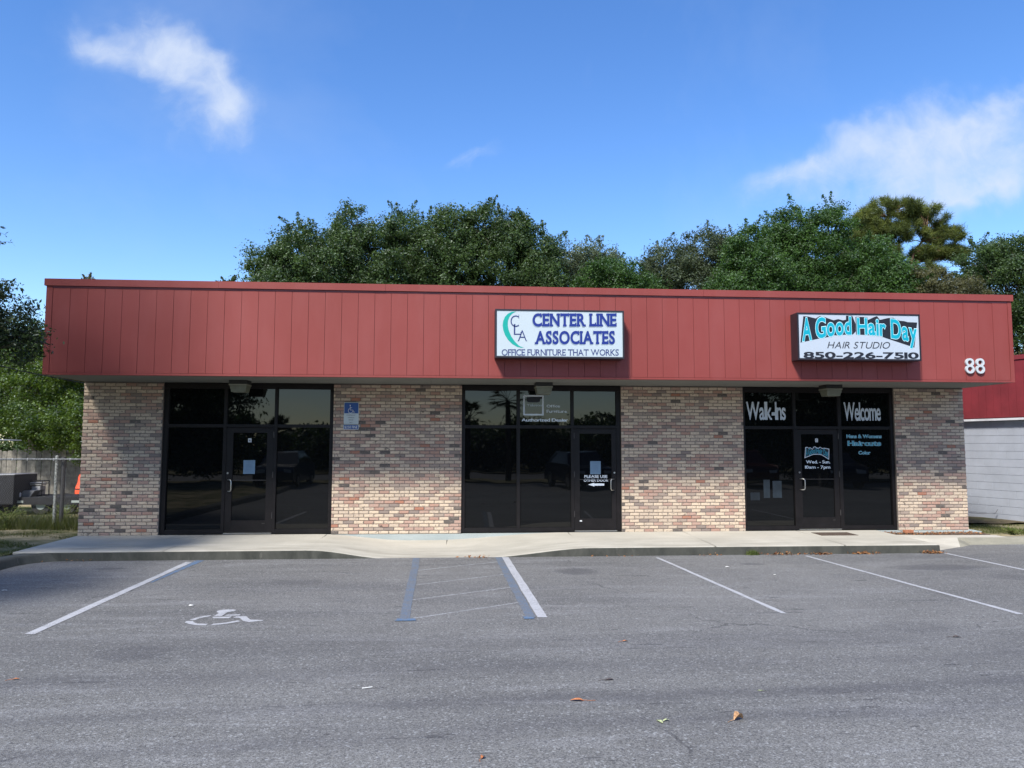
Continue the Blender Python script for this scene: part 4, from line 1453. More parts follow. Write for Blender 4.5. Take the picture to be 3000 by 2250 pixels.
for i, (x_, y_, s_, lb_) in enumerate(((1.35, -4.8, .05, 'white litter scrap on the shaded asphalt at the far left'), (12.32, -4.28, .035, 'tiny white litter scrap in the bay right of the middle lines'),
                                       (11.86, -3.51, .05, 'flat white litter scrap near the kerb in the third bay'), (6.72, -9.32, .08, 'thin white straw on the asphalt in the foreground'), (4.20, -5.96, .05, 'white litter scrap above the wheelchair symbol'))):
    mb = MB()
    if 'straw' in lb_:
        mb.tube([(-s_ / 2, 0, .006), (s_ / 2, .03, .006)], .004, 6)
    else:
        rr = random.Random(i)
        mb.poly([(s_ * math.cos(a) * rr.uniform(.5, .8), s_ * .6 * math.sin(a) * rr.uniform(.6, 1), .004 + rr.uniform(0, .01)) for a in (0, 1.1, 2.2, 3.3, 4.4, 5.4)], (0, 0, .004))
    o_ = mb.build('litter_scrap', TR)
    o_.location = (x_, y_, ZA)
    tag(o_, lb_, 'litter')


# ------------------------------------------------------------------ foliage tools
def leaves_at(rg, C_, rad, per, leaf, squash=.8, aspect=.5, up=0.15):
    n = len(C_) * per
    c = np.repeat(C_, per, 0)
    d = rg.normal(size=(n, 3))
    d /= np.linalg.norm(d, axis=1)[:, None]
    rr = np.repeat(rad, per)[:, None] * (rg.uniform(0, 1, (n, 1)) ** .6) * (1 + np.abs(rg.normal(0, .18, (n, 1))))
    off = d * rr
    off[:, 2] *= squash
    P_ = c + off
    nrm = d + rg.normal(size=(n, 3)) * .9
    nrm[:, 2] += up * 3
    nrm /= np.linalg.norm(nrm, axis=1)[:, None]
    a = rg.normal(size=(n, 3))
    t1 = np.cross(nrm, a); t1 /= np.linalg.norm(t1, axis=1)[:, None]
    t2 = np.cross(nrm, t1)
    L_ = (leaf * rg.uniform(.6, 1.35, n))[:, None]
    V_ = np.stack([P_ - t1 * L_ / 2, P_ + t2 * L_ * aspect / 2, P_ + t1 * L_ / 2, P_ - t2 * L_ * aspect / 2], 1).reshape(-1, 3)
    return V_


def crown_clumps(rg, blobs, n, shell=.45):
    vol = np.array([b_[3] * b_[4] * b_[5] for b_ in blobs]) ** .75
    idx = rg.choice(len(blobs), n, p=vol / vol.sum())
    B_ = np.array(blobs)[idx]
    d = rg.normal(size=(n, 3)); d /= np.linalg.norm(d, axis=1)[:, None]
    r_ = shell + (1 - shell) * rg.uniform(0, 1, n) ** .6
    return B_[:, :3] + d * B_[:, 3:6] * r_[:, None]


def limb(mb_, a, b_, r0, r1, rr, k=5, wob=.12):
    a, b_ = Vector(a), Vector(b_)
    L_ = (b_ - a).length
    pts_, rd = [], []
    for i in range(k + 1):
        f = i / k
        p = a.lerp(b_, f)
        if 0 < i < k: p += Vector((rr.uniform(-1, 1), rr.uniform(-1, 1), rr.uniform(-.6, .6))) * L_ * wob * .5
        p.z += math.sin(PI * f) * L_ * .05
        pts_.append(p)
        rd.append(r0 + (r1 - r0) * f)
    mb_.tube(pts_, rd, 6, cap=False)
    return pts_


def tree(name, label, cat, base, trunk_top, blobs, nclump, per, leaf, lm, seed, clump_r=.55, tr=.28, group=None, shell=.45, bark='bark', squash=.75, aspect=.5, tips=0):
    rg = np.random.default_rng(seed)
    rr = random.Random(seed)
    e_ = empty(name, base, 0, label, cat, group)
    bx, by, bz = base
    mb_ = MB()
    tp = limb(mb_, (0, 0, 0), (trunk_top[0] - bx, trunk_top[1] - by, trunk_top[2] - bz), tr, tr * .55, rr, 6, .06)
    mb_.build('trunk', M[bark], e_, smooth=True)
    bl_ = [(b_[0] - bx, b_[1] - by, b_[2] - bz, *b_[3:]) for b_ in blobs]
    far_ = leaf >= .11
    if far_: nclump, per, leaf = int(nclump * 1.35), int(per * 1.25), leaf * .88
    C_ = crown_clumps(rg, bl_, nclump, shell)
    rad = clump_r * rg.uniform(.45, 1.2, len(C_))
    V_ = leaves_at(rg, C_, rad, per, leaf, squash, aspect)
    tn = np.repeat(rg.uniform(.05, .75, len(C_)), per) + rg.uniform(-.2, .28, len(C_) * per)
    if tips:
        # thin shoots sticking out of the crown give the ragged outline
        T_ = []
        for _ in range(tips):
            b_ = bl_[rr.randrange(len(bl_))]
            a = rr.uniform(0, 2 * PI)
            el = rr.uniform(.1, 1.5)
            d = Vector((math.cos(a) * math.cos(el), math.sin(a) * math.cos(el), math.sin(el)))
            p = Vector(b_[:3]) + Vector((d.x * b_[3], d.y * b_[4], d.z * b_[5])) * .97
            d2 = (d + Vector((rr.uniform(-.9, .9), rr.uniform(-.5, .5), rr.uniform(-.3, .6)))).normalized()
            for q in range(6):
                T_.append(tuple(p + d2 * (q * clump_r * .24)))
        T_ = np.array(T_)
        tp_ = 16
        V2 = leaves_at(rg, T_, clump_r * np.tile([.42, .36, .3, .24, .2, .12], tips), tp_, leaf, 1.0, aspect)
        V_ = np.vstack([V_, V2])
        tn = np.concatenate([tn, rg.uniform(.1, .8, len(T_) * tp_)])
    tn = np.clip(tn, 0, 1)
    if far_:
        V_ = V_.reshape(-1, 4, 3)
        V_ = np.stack([V_[:, 0], V_[:, 1] * 1.5 - .5 * V_[:, 3], V_[:, 2]], 1).reshape(-1, 3)
        me = fast_mesh('foliage', V_, 0, LEAF[lm], tn, 3)
    else:
        me = fast_mesh('foliage', V_, 0, LEAF[lm], tn)
    tag(link('foliage', me, None, e_), kind='stuff')
    mb_ = MB()
    top = tp[-1]
    for b_ in bl_:
        mid = limb(mb_, tp[rr.randrange(3, 7)], b_[:3], tr * .42, tr * .15, rr)
        for _ in range(7):
            d = Vector((rr.uniform(-1, 1), rr.uniform(-1, 1), rr.uniform(-.4, 1))).normalized()
            q = Vector(b_[:3]) + Vector((d.x * b_[3], d.y * b_[4], d.z * b_[5])) * .9
            limb(mb_, mid[rr.randrange(2, 6)], q, tr * .14, tr * .03, rr, 4, .2)
    mb_.build('branches', M[bark], e_, smooth=True)
    return e_


# ------------------------------------------------------------------ trees behind the building  (distance about 35 to 45 m)
G = 'trees standing behind the shop building'
tree('oak_tree', 'dark oak behind the roof, at the left end of the tree line', 'tree', (0.5, 22, -.2), (0.3, 22, 5),
     [(-1.7, 22, 10.4, 1.1, 2.0, 1.3), (-.3, 22, 11.2, 1.3, 2.2, 1.4), (.8, 22, 10.2, 1.6, 2.4, 2.0), (-.9, 22, 8.8, 2.0, 3, 2.0), (-2.1, 22, 8.6, 1.0, 2, 1.2)], 300, 150, .15, 'oak', 101, .62, group=G, tips=16)
tree('oak_tree', 'tall oak with the pointed top behind the roof, left of centre', 'tree', (3.2, 23, -.2), (3.2, 23, 6),
     [(2.2, 23, 13.0, 1.1, 1.6, 1.2), (1.6, 23, 11.4, 1.6, 2, 1.6), (3.4, 23, 11.2, 1.6, 2.2, 2.0), (3.0, 23, 9.2, 2.4, 2.6, 2.2), (1.2, 23, 9.0, 1.8, 2.0, 1.9)], 330, 150, .15, 'oak', 102, .60, group=G, tips=18)
tree('oak_tree', 'broad oak behind the roof above the left end of the furniture sign', 'tree', (7.2, 24, -.2), (7.2, 24, 6),
     [(4.8, 24, 12.8, 1.3, 2, 1.4), (7.0, 24, 13.0, 1.5, 2, 1.5), (6.0, 24, 11.4, 2.0, 2.4, 2.0), (7.6, 24, 10.6, 2.2, 2.6, 2.2), (5.4, 24, 9.2, 2.4, 2, 2)], 400, 140, .15, 'oak', 103, .60, group=G, tips=22)
tree('oak_tree', 'oak with brown-tinged top behind the furniture sign', 'tree', (10.2, 24, -.2), (10.2, 24, 6),
     [(9.0, 24, 13.2, 1.3, 1.8, 1.3), (10.4, 24, 12.9, 1.3, 1.8, 1.4), (11.9, 24, 11.9, 1.1, 1.6, 1.5), (10.0, 24, 10.8, 2.3, 2.5, 2.2), (11.8, 24, 9.8, 1.8, 2.3, 2.0)], 380, 140, .15, 'oak', 104, .56, group=G, tips=20)
tree('willow_tree', 'pale grey-green airy tree right of the furniture sign oaks', 'tree', (14.6, 26, -.2), (14.6, 26, 7),
     [(13.9, 26, 11.9, 1.3, 1.8, 1.3), (15.3, 26, 11.8, 1.4, 1.8, 1.2), (13.6, 26, 10.4, 2.0, 2.2, 1.8), (15.6, 26, 10.2, 1.8, 2.2, 1.8)], 250, 120, .14, 'pale', 105, .58, group=G, tips=16)
tree('round_tree', 'low round dark tree at the dip of the tree line', 'tree', (15.4, 22, -.2), (15.4, 22, 5),
     [(14.8, 22, 10.1, 1.3, 1.8, 1.3), (15.9, 22, 9.8, 1.2, 1.8, 1.3), (17.0, 22, 9.3, 1.1, 1.8, 1.3), (15.4, 22, 8.6, 2.2, 2, 1.6)], 210, 150, .14, 'fresh', 106, .50, group=G, tips=8)
tree('oak_tree', 'grey-green rounded oak just right of the dip of the tree line', 'tree', (19.6, 25, -.2), (19.6, 25, 5),
     [(19.1, 25, 11.7, 1.5, 2.0, 1.3), (21.2, 25, 12.4, 1.6, 2.2, 1.3), (22.8, 25, 12.1, 1.2, 2.2, 1.3), (20.6, 25, 10.2, 3.0, 2.6, 2.0), (18.2, 25, 10.4, 1.2, 2.0, 1.3), (18.2, 25, 9.4, 1.8, 2, 1.4)], 360, 140, .14, 'oak2', 107, .58, group=G, tips=18)
tree('laurel_tree', 'bright green tree between the grey-green oak and the tallest one', 'tree', (22.8, 22, -.2), (22.8, 22, 5),
     [(22.4, 22, 11.9, 1.0, 1.6, 1.1), (22.9, 22, 10.4, 2.0, 2.2, 1.7), (21.8, 22, 9.0, 2.2, 2.4, 1.6)], 280, 150, .14, 'fresh', 108, .54, group=G, tips=12)
tree('laurel_tree', 'tallest bright green tree with two rounded tops left of the pine', 'tree', (26.0, 23, -.2), (26.0, 23, 6),
     [(25.3, 23, 13.3, 1.3, 1.8, 1.3), (27.5, 23, 13.5, 1.15, 1.8, 1.3), (24.4, 23, 12.0, 1.3, 1.8, 1.6), (26.4, 23, 11.8, 2.2, 2.4, 1.9), (27.6, 23, 10.4, 2.4, 2.6, 2.0), (25.0, 23, 9.8, 2.4, 2.4, 2.0)], 480, 150, .14, 'fresh', 109, .56, group=G, tips=20)
tree('laurel_tree', 'green tree in front of the pine trunk', 'tree', (30.0, 22.5, -.2), (30, 22.5, 5),
     [(29.6, 22.5, 11.4, 1.4, 1.8, 1.4), (30.4, 22.5, 10.2, 1.6, 2, 1.6), (29.4, 22.5, 9.4, 2.2, 2.2, 1.8)], 330, 150, .14, 'fresh', 110, .55, group=G, tips=10)
tree('olive_bush', 'olive brown bushy tree under the right side of the pine', 'tree', (33.6, 22, -.2), (33.6, 22, 5),
     [(31.8, 22, 10.0, 1.4, 1.8, 1.2), (33.6, 22, 9.6, 1.5, 2, 1.1), (32.8, 22, 8.6, 2.4, 2.2, 1.3)], 260, 150, .12, 'olive', 111, .52, group=G, tips=8)
tree('oak_tree', 'dark oak at the right edge behind the corner of the roof', 'tree', (38.5, 23, -.2), (38.5, 23, 5),
     [(36.2, 23, 11.6, 1.4, 2.0, 1.2), (37.6, 23, 12.2, 1.3, 2.0, 1.1), (39.8, 23, 11.8, 1.8, 2.2, 1.5), (37.6, 23, 10.2, 2.6, 2.6, 2.0), (39.2, 23, 8.0, 3.0, 3, 2.4)], 500, 150, .14, 'oak', 112, .58, group=G, tips=20)
tree('olive_bush', 'olive brown scrub tree low at the right edge above the neighbour roof', 'tree', (37.6, 19, -.2), (37.6, 19, 3),
     [(36.6, 19, 5.4, 2.2, 2, 1.6), (38.6, 19, 5.2, 2.4, 2, 1.7), (37.2, 19, 3.8, 3, 2.4, 1.8)], 220, 130, .12, 'olive', 113, .55, group=G)


# the pine
def pine(base, seed=5):
    rg = np.random.default_rng(seed)
    rr = random.Random(seed)
    bx, by, bz = base
    e_ = empty('pine_tree', base, 0, 'tall yellowish round-topped pine standing above the right part of the tree line', 'tree', G)
    top = Vector((.1, 0, 16.0))
    mb_ = MB()
    tp = limb(mb_, (0, 0, 0), top, .34, .09, rr, 10, .015)
    tp2 = limb(mb_, tp[6], (2.6, 0, 15.2), .14, .05, rr, 6, .03)
    mb_.build('trunk', M['pinebark'], e_, smooth=True)
    mb_ = MB()
    cl = []
    blobs = [(-1.2, 0, 15.0, 2.3, 2.0, 1.2), (.6, 0, 14.6, 1.9, 1.8, 1.3), (-2.6, 0, 13.3, 1.6, 1.6, 1.2), (1.9, 0, 13.0, 2.2, 1.8, 1.4), (3.4, 0, 11.7, 1.3, 1.4, 1.0), (0, 0, 12.6, 2.4, 1.8, 1.2), (1.4, 0, 10.9, 2.0, 1.6, .8), (3.0, 0, 10.6, 1.2, 1.2, .6), (-2.8, 0, 12.0, 1.2, 1.2, .8)]
    blobs = [(.6, 0, 16.3, 2.2, 1.6, .8), (-.4, 0, 14.9, 1.5, 1.4, .6), (-1.2, 0, 15.6, 1.2, 1.3, .8), (2.3, 0, 15.9, 1.5, 1.4, .9), (-1.9, 0, 14.6, .9, 1.2, .6), (.9, 0, 15.0, 1.7, 1.4, .6), (3.6, 0, 14.8, 1.1, 1.2, .7), (4.2, 0, 13.8, .7, 1, .45), (2.6, 0, 13.7, 1.1, 1.2, .4), (-.2, 0, 13.6, 1.1, 1.2, .45), (1.6, 0, 12.6, 2.0, 1.2, .4)]
    for b_ in blobs:
        for _ in range(34):
            d = Vector((rr.gauss(0, 1), rr.gauss(0, 1), rr.gauss(.25, .9))).normalized()
            p = Vector(b_[:3]) + Vector((d.x * b_[3], d.y * b_[4], d.z * b_[5])) * rr.uniform(.55, 1)
            cl.append(p)
            if rr.random() < .7:
                src = min((tp + tp2)[3:], key=lambda q: (q - p).length + max(0, q.z - p.z) * 2)
                if (src - p).length > 3.4: src = p + (src - p).normalized() * 2.0
                limb(mb_, src, p, .032, .010, rr, 4, .12)
    mb_.build('branches', M['pinebark'], e_, smooth=True)
    per = 240
    n = len(cl) * per
    c = np.repeat(np.array([tuple(p) for p in cl]), per, 0)
    d = rg.normal(size=(n, 3)); d[:, 2] = d[:, 2] * .8 + .35
    d /= np.linalg.norm(d, axis=1)[:, None]
    tw = rg.normal(size=(n, 3)) * .10
    L_ = rg.uniform(.24, .44, n)[:, None]
    s_ = np.cross(d, rg.normal(size=(n, 3))); s_ /= np.linalg.norm(s_, axis=1)[:, None]
    a = c + tw + d * .03
    V_ = np.stack([a - s_ * .014, a + s_ * .014, a + d * L_], 1).reshape(-1, 3)
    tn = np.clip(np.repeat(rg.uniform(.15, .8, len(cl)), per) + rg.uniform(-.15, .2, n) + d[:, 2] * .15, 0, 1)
    me = fast_mesh('needles', V_, 0, LEAF['pine'], tn, 3)
    tag(link('needles', me, None, e_), kind='stuff')


pine((33.8, 28, -.2))

# small sprigs that show above the parapet at the left
tree('sapling', 'thin sapling whose tip shows above the left end of the roof', 'tree', (-6.0, 13, -.1), (-6.0, 13, 6.9), [(-6.05, 13, 7.45, .35, .4, .5)], 26, 26, .08, 'olive', 114, .16, .05, tips=6)
tree('sapling', 'thin sapling whose tip shows above the roof left of the oaks', 'tree', (-1.4, 14, -.1), (-1.4, 14, 7.2), [(-1.35, 14, 7.75, .5, .4, .45)], 26, 30, .08, 'oak', 115, .16, .05, tips=6)

# ------------------------------------------------------------------ trees at the left, behind the chain link fence
G2 = 'leafy trees beyond the board fence at the left'
tree('maple_tree', 'yellow-green tree beyond the fence, filling the gap below the fascia corner', 'tree', (-6.6, 12.6, -.1), (-6.6, 12.4, 3.2),
     [(-7.6, 12, 3.6, 2.2, 1.8, 1.3), (-6.0, 11.6, 3.4, 1.8, 1.8, 1.4), (-5.0, 11.4, 2.7, 1.3, 1.5, 1.0), (-6.2, 12.0, 4.8, 1.6, 1.6, 1.0), (-8.4, 12.6, 4.9, 1.8, 1.8, 1.0)], 420, 130, .085, 'bright', 121, .38, .18, G2, .35)
tree('maple_tree', 'green tree beyond the fence with a rounded top at the far left', 'tree', (-9.0, 15, -.1), (-9.0, 15, 4),
     [(-9.0, 15, 5.6, 1.5, 1.6, 1.2), (-10.6, 15, 4.6, 2.0, 1.8, 1.6), (-8.0, 15, 4.2, 1.8, 1.8, 1.4), (-7.2, 15, 5.0, 1.0, 1, .9)], 320, 130, .09, 'fresh', 122, .42, .2, G2, .35, tips=10)
tree('maple_tree', 'low hanging yellow-green branches between the fence post and the brick corner', 'tree', (-4.6, 9.9, -.1), (-4.5, 9.6, 2.2),
     [(-4.9, 8.2, 2.2, 1.1, .8, .55), (-3.9, 8.0, 2.3, 1.1, .8, .8), (-5.8, 8.4, 2.5, 1.0, .8, .5), (-3.55, 7.9, 1.35, .35, .4, .5)], 210, 100, .075, 'bright', 123, .26, .09, G2, .3)
tree('oak_tree', 'dense dark oak far behind the left fence', 'tree', (-13, 22, -.1), (-13, 22, 4),
     [(-14.5, 22, 4.6, 3, 3, 2.4), (-11.2, 22, 4.2, 3, 3, 2.4), (-8.2, 22, 3.8, 3, 3, 2.2), (-17, 22, 4.2, 3, 3, 2.6), (-5.5, 22, 3.4, 2.6, 2.6, 2.2), (-14, 22, 1.6, 4, 2.5, 1.6), (-8, 22, 1.6, 4, 2.5, 1.6), (-20, 22, 2.0, 4, 2.5, 2.2), (-3, 22, 1.4, 3, 2, 1.4)], 760, 120, .16, 'oak', 124, .7, .3, None, .3)

# utility pole and service cables
mb = MB().tube([(-9.6, 19, -.2), (-9.6, 19, 5.2)], [.13, .10], 10)
o_ = mb.build('utility_pole', simple('grey_pole_wood', (.28, .27, .27), .9, var=.2, vs=4))
tag(o_, 'grey wooden utility pole half hidden in the leaves at the left', 'utility pole')
mb = MB().tube([(-4.35, 1.0, 3.98), (-3.1, 3.6, 3.56), (-1.2, 7.5, 3.15), (0.0, 10.5, 3.05)], .011, 6)
tag(mb.build('service_cable', M['black_ink']), 'thin black cable sagging past the left brick corner', 'cable')
mb = MB().tube([(-1.6, -2.4, 4.0), (-.6, -2.2, 3.75), (.0, -1.4, 3.60), (.035, -.6, 3.52)], .024, 8)
tag(mb.build('service_cable', M['black_ink']), 'thick black cable reaching the left end of the fascia', 'cable')


# ------------------------------------------------------------------ big oak at the left of the lot
def sprig(mb_, V_, start, d, L_, rr, leaf=.065, dens=26):
    d = Vector(d).normalized()
    pts_ = [Vector(start)]
    cur = d.copy()
    k = 7
    for i in range(k):
        cur = (cur + Vector((rr.uniform(-.25, .25), rr.uniform(-.25, .25), rr.uniform(-.2, .22)))).normalized()
        pts_.append(pts_[-1] + cur * L_ / k)
    mb_.tube(pts_, [.007 - .0008 * i for i in range(k + 1)], 5, cap=False)
    for _ in range(dens):
        t_ = rr.uniform(.1, 1.0) * (k - .01)
        i = int(t_)
        p = pts_[i].lerp(pts_[min(i + 1, k)], t_ - i)
        a = (cur + Vector((rr.gauss(0, .8), rr.gauss(0, .8), rr.gauss(0, .7)))).normalized()
        b_ = a.cross(Vector((rr.gauss(0, 1), rr.gauss(0, 1), rr.gauss(0, 1)))).normalized()
        l_ = leaf * rr.uniform(.6, 1.25)
        p = p + a * .012
        V_.append([p, p + a * l_ * .5 + b_ * l_ * .17, p + a * l_, p + a * l_ * .5 - b_ * l_ * .17])


big = tree('live_oak', 'big dark oak at the left edge, its leafy branches reaching over the lawn', 'tree', (-4.0, -5.0, -.1), (-3.9, -4.9, 3.0),
           [(-4.6, -5, 6.2, 3.2, 3.2, 2.0), (-2.4, -4.6, 4.2, 1.9, 1.6, 1.0), (-.5, -4.15, 3.65, 1.35, 1.0, .58), (-5.5, -5, 5, 3, 3, 1.6), (-2.0, -8.6, 5.4, 2.1, 1.8, 1.3), (-2.2, -9.4, 6.2, 2.2, 1.8, 1.3), (-2.8, -9.8, 6.0, 2.4, 2.0, 1.5), (-2.7, -7.2, 8.8, 2.4, 2.2, 1.6), (-2.2, -6.4, 10.4, 2.2, 2.0, 1.7)], 1700, 95, .068, 'near', 131, .32, .33, None, .3, squash=.7, aspect=.4)
mb, VV = MB(), []
rr = random.Random(9)
for (x_, z_, L_) in ((.10, 5.75, .42), (.02, 5.45, .40), (.18, 5.05, .62), (.05, 4.9, .45), (.28, 4.62, .62), (.2, 4.4, .6), (.55, 4.0, .5), (.75, 3.8, .42), (.95, 3.42, .42), (.9, 3.25, .45), (.55, 3.12, .4), (1.0, 3.6, .25), (-.02, 6.1, .3),
                     (.15, 5.6, .25), (.12, 4.15, .5), (.35, 3.05, .4)):
    for q in range(3):
        sprig(mb, VV, (x_ - .25 + rr.uniform(-.1, .1), -4.15 + rr.uniform(-.3, .3), z_ + rr.uniform(-.1, .1)), (1, rr.uniform(-.3, .3), rr.uniform(-.15, .45)), L_ * rr.uniform(.7, 1.1), rr)
for x_, z_ in ((-.1, 5.2), (-.1, 5.8), (0, 4.8), (-.2, 4.6), (-.2, 6.0), (-.15, 5.0), (-.1, 4.4), (0, 4.3), (-.3, 5.5), (.2, 4.2), (-.3, 5.9)):
    for q in range(5):
        sprig(mb, VV, (x_ + rr.uniform(-.35, .1), -4.2 + rr.uniform(-.5, .5), z_ + rr.uniform(-.2, .2)), (rr.uniform(-.2, 1), rr.uniform(-.5, .5), rr.uniform(-.3, .6)), .4, rr)
rgn = np.random.default_rng(77)
Cn = crown_clumps(rgn, [(-.15, -4.1, 3.62, 1.35, .9, .66), (.62, -4.05, 3.42, .7, .6, .46), (.45, -4.1, 3.85, .6, .6, .48)], 190, .1)
Vn = leaves_at(rgn, Cn, .20 * rgn.uniform(.6, 1.3, len(Cn)), 70, .066, .8, .4)
VV += [[Vector(q) for q in f] for f in Vn.reshape(-1, 4, 3)]
off_ = Vector((4.0, 5.0, .1))
o_ = mb.build('twigs', M['bark'], big)
o_.location = off_
me = fast_mesh('outer_leaves', np.array([[tuple(q) for q in f] for f in VV]).reshape(-1, 3), 0, LEAF['near'], np.random.default_rng(2).uniform(0, 1, len(VV)))
o_ = link('outer_leaves', me, None, big)
o_.location = off_
o_['kind'] = 'stuff'

# ------------------------------------------------------------------ grass and weeds


def blades(name, n, fn, h, lm, seed, label=None, cat=None, parent=None, wd=.006):
    rg = np.random.default_rng(seed)
    P_ = np.array([fn(rg) for _ in range(n)])
    a = rg.uniform(0, 2 * PI, n)
    d = np.stack([np.cos(a), np.sin(a), np.zeros(n)], 1)
    lean = np.stack([rg.normal(0, .35, n), rg.normal(0, .35, n), np.ones(n)], 1)
    L_ = (h * rg.uniform(.4, 1.3, n))[:, None]
    V_ = np.stack([P_ - d * wd, P_ + d * wd, P_ + lean * L_], 1).reshape(-1, 3)
    me = fast_mesh(name, V_, 0, LEAF[lm], rg.uniform(0, 1, n), 3)
    o_ = link(name, me, None, parent)
    return tag(o_, label, cat, kind='stuff')


def patchy(x0, x1, y0, y1, z_, f=1.0, th=.1):
    def fn(g):
        for _ in range(20):
            a, b_ = g.uniform(x0, x1), g.uniform(y0, y1)
            if math.sin(a * 2.3 + 1.7 * math.sin(b_ * 1.9)) + math.sin(b_ * 3.1 + a) > th - g.uniform(0, 1.1): break
        return (a, b_, z_)
    return fn


blades('lawn_grass', 42000, patchy(-7, -.1, -5, 2.2, -.08), .035, 'grass', 201, 'short patchy dry grass between the kerb and the chain link fence', 'grass')
blades('tall_grass', 9000, lambda g: (g.uniform(-6, -.1), g.uniform(1.5, 3.6) ** 1.0, -.09), .28, 'grass', 202, 'tall grass growing along the chain link fence', 'grass')
blades('lawn_grass', 14000, patchy(18.65, 26, -.85, 1.5, -.10, 1, -.4), .06, 'grass', 203, 'low weedy grass between the kerb and the white block building', 'grass')
blades('kerb_weed', 260, lambda g: (12.82 + g.normal(0, .05), YF - .05 - abs(g.normal(0, .02)), ZA), .09, 'weed', 204, 'small green weed tuft at the foot of the kerb', 'weed')


def weed(name, x_, y_, h, n, seed, label, spread=.35):
    rr = random.Random(seed)
    e_ = empty(name, (x_, y_, -.08), 0, label, 'plant')
    mb_ = MB()
    V_ = []
    for _ in range(n):
        a = rr.uniform(0, 2 * PI)
        ln = rr.uniform(.1, spread)
        hh = h * rr.uniform(.5, 1.05)
        pts_ = [Vector((math.cos(a) * .04, math.sin(a) * .04, 0))]
        for i in range(1, 7):
            f = i / 6
            pts_.append(Vector((math.cos(a) * ln * f * f * 1.3 + rr.uniform(-.01, .01), math.sin(a) * ln * f * f + rr.uniform(-.01, .01), hh * f * (1 - .18 * f))))
        mb_.tube(pts_, [.005 - .0006 * i for i in range(7)], 4, cap=False)
        for _ in range(26):
            t_ = rr.uniform(.6, 5.99)
            i = int(t_)
            p = pts_[i].lerp(pts_[i + 1], t_ - i)
            d = Vector((rr.gauss(0, 1), rr.gauss(0, 1), rr.gauss(.4, .5))).normalized()
            s_ = d.cross(Vector((rr.gauss(0, 1), rr.gauss(0, 1), 1))).normalized()
            l_ = rr.uniform(.04, .10)
            V_.append([p, p + d * l_ * .5 + s_ * l_ * .12, p + d * l_, p + d * l_ * .5 - s_ * l_ * .12])
    st = simple('weed_stem', (.30, .30, .12), .8) if 'weed_stem' not in bpy.data.materials else bpy.data.materials['weed_stem']
    mb_.build('stems', st, e_)
    me_ = fast_mesh('leaves', np.array([[tuple(q) for q in f] for f in V_]).reshape(-1, 3), 0, LEAF['weed'], np.random.default_rng(seed).uniform(0, 1, len(V_)))
    tag(link('leaves', me_, None, e_), kind='stuff')


weed('weed_clump', -2.30, 1.75, .62, 16, 1, 'tall yellow-green weed clump at the far left in front of the fence')
weed('weed_clump', -1.60, 2.7, .60, 18, 2, 'bushy green weed clump behind the fence just left of the post')
weed('weed_clump', -1.05, 2.9, .48, 16, 3, 'low dark green weeds between the fence post and the building')
weed('weed_clump', -2.75, 2.8, .50, 14, 4, 'green weeds behind the mesh at the left edge')
weed('weed_clump', -1.95, 3.1, .45, 12, 5, 'thin straggly weeds behind the middle of the mesh')
weed('weed_clump', -3.3, 7.6, .65, 14, 6, 'tall weeds in front of the board fence beside the orange cone')
weed('weed_clump', 19.2, -.35, .16, 14, 7, 'low weeds at the foot of the rightmost brick corner', .25)

# ------------------------------------------------------------------ chain link fence
fe = empty('chain_link_fence', (-1.55, 2.2, -.05), 0, 'galvanised chain link fence running from the building to the left edge', 'fence')
galv = simple('weathered_galvanised_steel', (.16, .17, .18), .6, .4, var=.25, vs=20)
galv2 = simple('lichen_spotted_steel', (.26, .275, .265), .8, .1, var=.45, vs=28)
FX0, FX1 = -7.0, 1.45
mb = MB().tube([(0, 0, 0), (0, 0, 1.545)], .034, 12).lathe([(.038, 1.545), (.036, 1.57), (.012, 1.59)], 12)
mb.build('post', galv2, fe)
for px_ in (-3.0,):
    MB().tube([(px_, 0, 0), (px_, 0, 1.545)], .03, 10).build('post', galv2, fe)
MB().tube([(0.10, .1, 0), (0.10, .1, 1.55)], .045, 10).build('terminal_post', simple('shaded_post', (.06, .06, .065), .7), fe)  # this post stands in shade; that darkness is put into its colour
MB().tube([(FX0 + 1.55, -.02, 1.50), (FX1, -.02, 1.50)], .021, 10).build('top_rail', galv, fe)
# woven mesh: zigzag wires
pitch = .052
V_, F_ = [], []
mb = MB()
wires = int((FX1 - FX0 - 1.55) / pitch)
nz = int(1.56 / pitch)
for i in range(int((FX0 + 1.55) / pitch), int(FX1 / pitch)):
    x_ = i * pitch
    pts_ = []
    for j in range(nz + 1):
        pts_.append((x_ + (pitch / 2 if j % 2 else -pitch / 2) * 1.04, -.045 + (.004 if (i + j) % 2 else -.004), .02 + j * pitch))
    pts_.append((pts_[-1][0] + .012, -.045, pts_[-1][2] + .03))
    mb.tube(pts_, .0019, 3, cap=False)
mb.build('mesh_fabric', galv, fe)
mb = MB()
for x_ in (-.62, -.95, .3, -1.5, -2.2, -.05):
    mb.tube([(x_, -.05, 1.47), (x_ + .01, -.048, 1.50), (x_ - .01, -.02, 1.528), (x_, .01, 1.50)], .005, 5)
mb.build('tie_wire', simple('bright_wire', (.6, .6, .58), .4, .6), fe)

